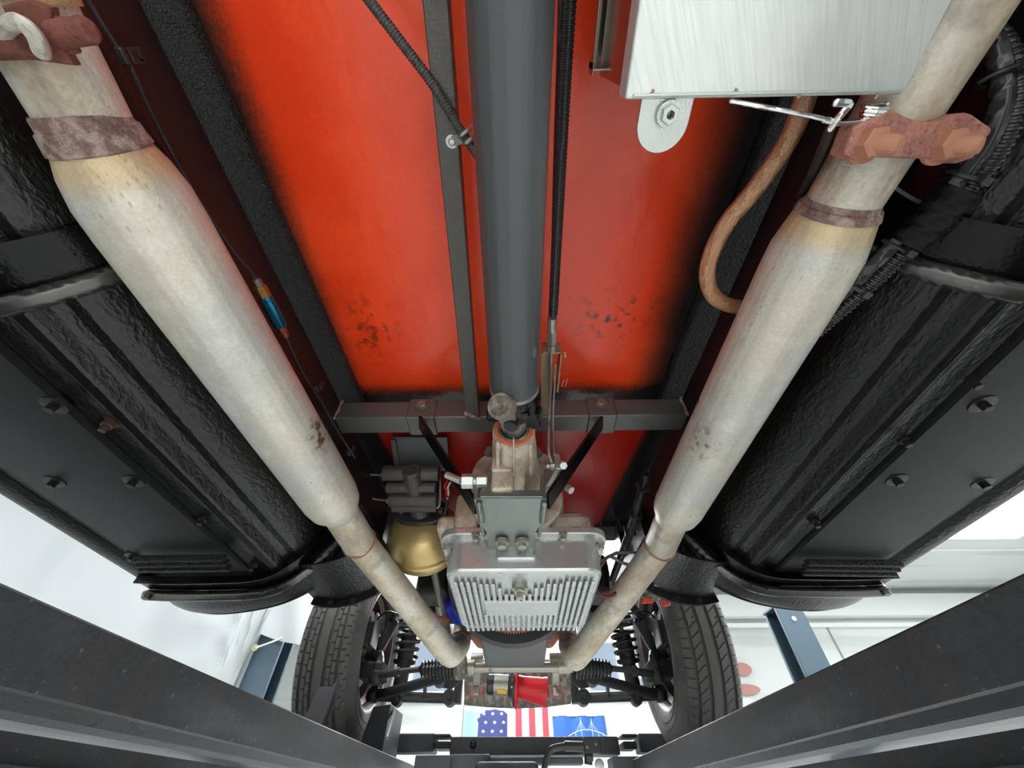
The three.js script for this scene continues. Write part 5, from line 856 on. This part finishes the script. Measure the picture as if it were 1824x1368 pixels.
{
  const dW = 4.485, canvas = (w, h, fn) => { const c = document.createElement('canvas'); c.width = w; c.height = h; fn(c.getContext('2d'), w, h); const t = new THREE.CanvasTexture(c); t.colorSpace = THREE.SRGBColorSpace; return t; };
  const flagTex = canvas(512, 362, (x, w, h) => {
    x.fillStyle = '#e9e6da'; x.fillRect(0, 0, w, h);
    x.fillStyle = '#c23a4a'; for (let i = 0; i < 3; i++) x.fillRect(w * (0.615 + i * 0.158), 0, w * 0.075, h);
    x.fillStyle = '#a9dcf0'; x.fillRect(0, 0, w * 0.52, h); x.fillStyle = '#d9f1f8'; x.beginPath(); x.ellipse(w * 0.25, h * 0.16, w * 0.3, h * 0.06, 0, 0, 7); x.fill();
    const star = (cx, cy, r) => { x.beginPath(); for (let i = 0; i < 10; i++) { const a = -Math.PI / 2 + i * Math.PI / 5, q = i % 2 ? r * 0.42 : r; x.lineTo(cx + q * Math.cos(a), cy + q * Math.sin(a)); } x.closePath(); x.fill(); };
    x.fillStyle = '#f4fbff'; for (let i = 0; i < 4; i++) star(w * (0.09 + i * 0.11), h * 0.06, 9);
    x.fillStyle = '#38407a'; x.beginPath(); x.moveTo(w * 0.17, h); x.lineTo(w * 0.18, h * 0.4); x.lineTo(w * 0.16, h * 0.35); x.lineTo(w * 0.2, h * 0.3); x.lineTo(w * 0.19, h * 0.26); x.lineTo(w * 0.25, h * 0.22); x.lineTo(w * 0.26, h * 0.185); x.lineTo(w * 0.31, h * 0.19); x.lineTo(w * 0.37, h * 0.17); x.lineTo(w * 0.42, h * 0.19); x.lineTo(w * 0.47, h * 0.2); x.lineTo(w * 0.52, h * 0.26); x.lineTo(w * 0.52, h); x.fill();
    x.fillStyle = '#f2f4f8'; for (let r = 0; r < 6; r++) for (let c = 0; c < 3; c++) star(w * (0.24 + c * 0.105 + (r % 2 ? 0.025 : 0)), h * (0.25 + r * 0.145), 13);
  });
  const bridgeTex = canvas(512, 320, (x, w, h) => {
    x.fillStyle = '#2a62b0'; x.fillRect(0, 0, w, h); x.strokeStyle = '#cfe0ee'; x.lineWidth = 4;
    for (const px of [0.53, 0.74]) { x.beginPath(); x.moveTo(w * px, h); x.lineTo(w * px, h * 0.08); x.stroke(); x.lineWidth = 1.2; for (const e of [-1, 1]) for (let i = 1; i < 7; i++) { x.beginPath(); x.moveTo(w * px, h * (0.1 + i * 0.03)); x.lineTo(w * px + e * i * w * 0.019, h * (0.52 + 0.02 * i)); x.stroke(); } x.lineWidth = 4; }
    x.strokeStyle = '#e0d3a0'; x.lineWidth = 9; x.beginPath(); x.moveTo(w * 0.28, h * 0.82); x.quadraticCurveTo(w * 0.64, h * 0.3, w * 1.0, h * 0.84); x.stroke();
    x.lineWidth = 5; for (const px of [0.42, 0.85, 0.93]) { x.beginPath(); x.moveTo(w * px, h); x.lineTo(w * px, h * 0.7); x.stroke(); }
  });
  const hang = (name, label, category, x0, y0, x1, y1, extra, map) => {
    const a = at(x0, y0, { d: dW }), b = at(x1, y1, { d: dW }), W = b.x - a.x, H = (a.y - b.y) * extra, N = 40, g = new THREE.PlaneGeometry(W, H, N, 10), p = g.attributes.position;
    for (let i = 0; i < p.count; i++) p.setZ(i, 0.006 * Math.sin(p.getX(i) / W * 16 + 0.6) + 0.003 * Math.sin(p.getX(i) * 40));
    g.computeVertexNormals(); g.translate((a.x + b.x) / 2, a.y - H / 2, -dW + 0.008);
    const t = thing(name, label, category, new THREE.Vector3((a.x + b.x) / 2, a.y - H, -dW));
    mesh('cloth', fin(g, null, false), std(0xd8d8d8, 0.7, 0, { map, side: THREE.DoubleSide }), t);
    mesh('hanging_rod', rod(new THREE.Vector3(a.x - 0.02, a.y, -dW + 0.004), new THREE.Vector3(b.x + 0.02, a.y, -dW + 0.004), 0.006), M.white, t);
  };
  hang('flag_banner', 'striped banner with white stars on navy hanging on the front wall', 'flag', 828, 1246, 978, 1312, 1.6, flagTex);
  hang('bridge_sign', 'blue banner with a pale cable bridge and yellow arch on the front wall', 'banner', 984, 1275, 1081, 1312, 1.2, bridgeTex);
}
for (const [i, px, py, w, h] of [[0, 1322, 1192, 0.17, 0.10], [1, 1330, 1228, 0.24, 0.075]]) {  // reddish reflections on the wall, built as flat coloured ovals
  const c = at(px, py, { d: 4.47 }), g = new THREE.CylinderGeometry(1, 1, 0.02, 40); g.rotateX(Math.PI / 2); g.scale(w / 2, h / 2, 1); g.translate(c.x, c.y, c.z);
  solo('wall_reflection', i ? 'lower muted red reflection built as an oval on the wall beside the right tyre' : 'upper muted red reflection built as an oval on the wall beside the right tyre', 'painted_reflection', fin(g, 0.5), std(0xa8766d, 0.5, 0), 'red oval reflections');
}

renderer.render(scene, camera);
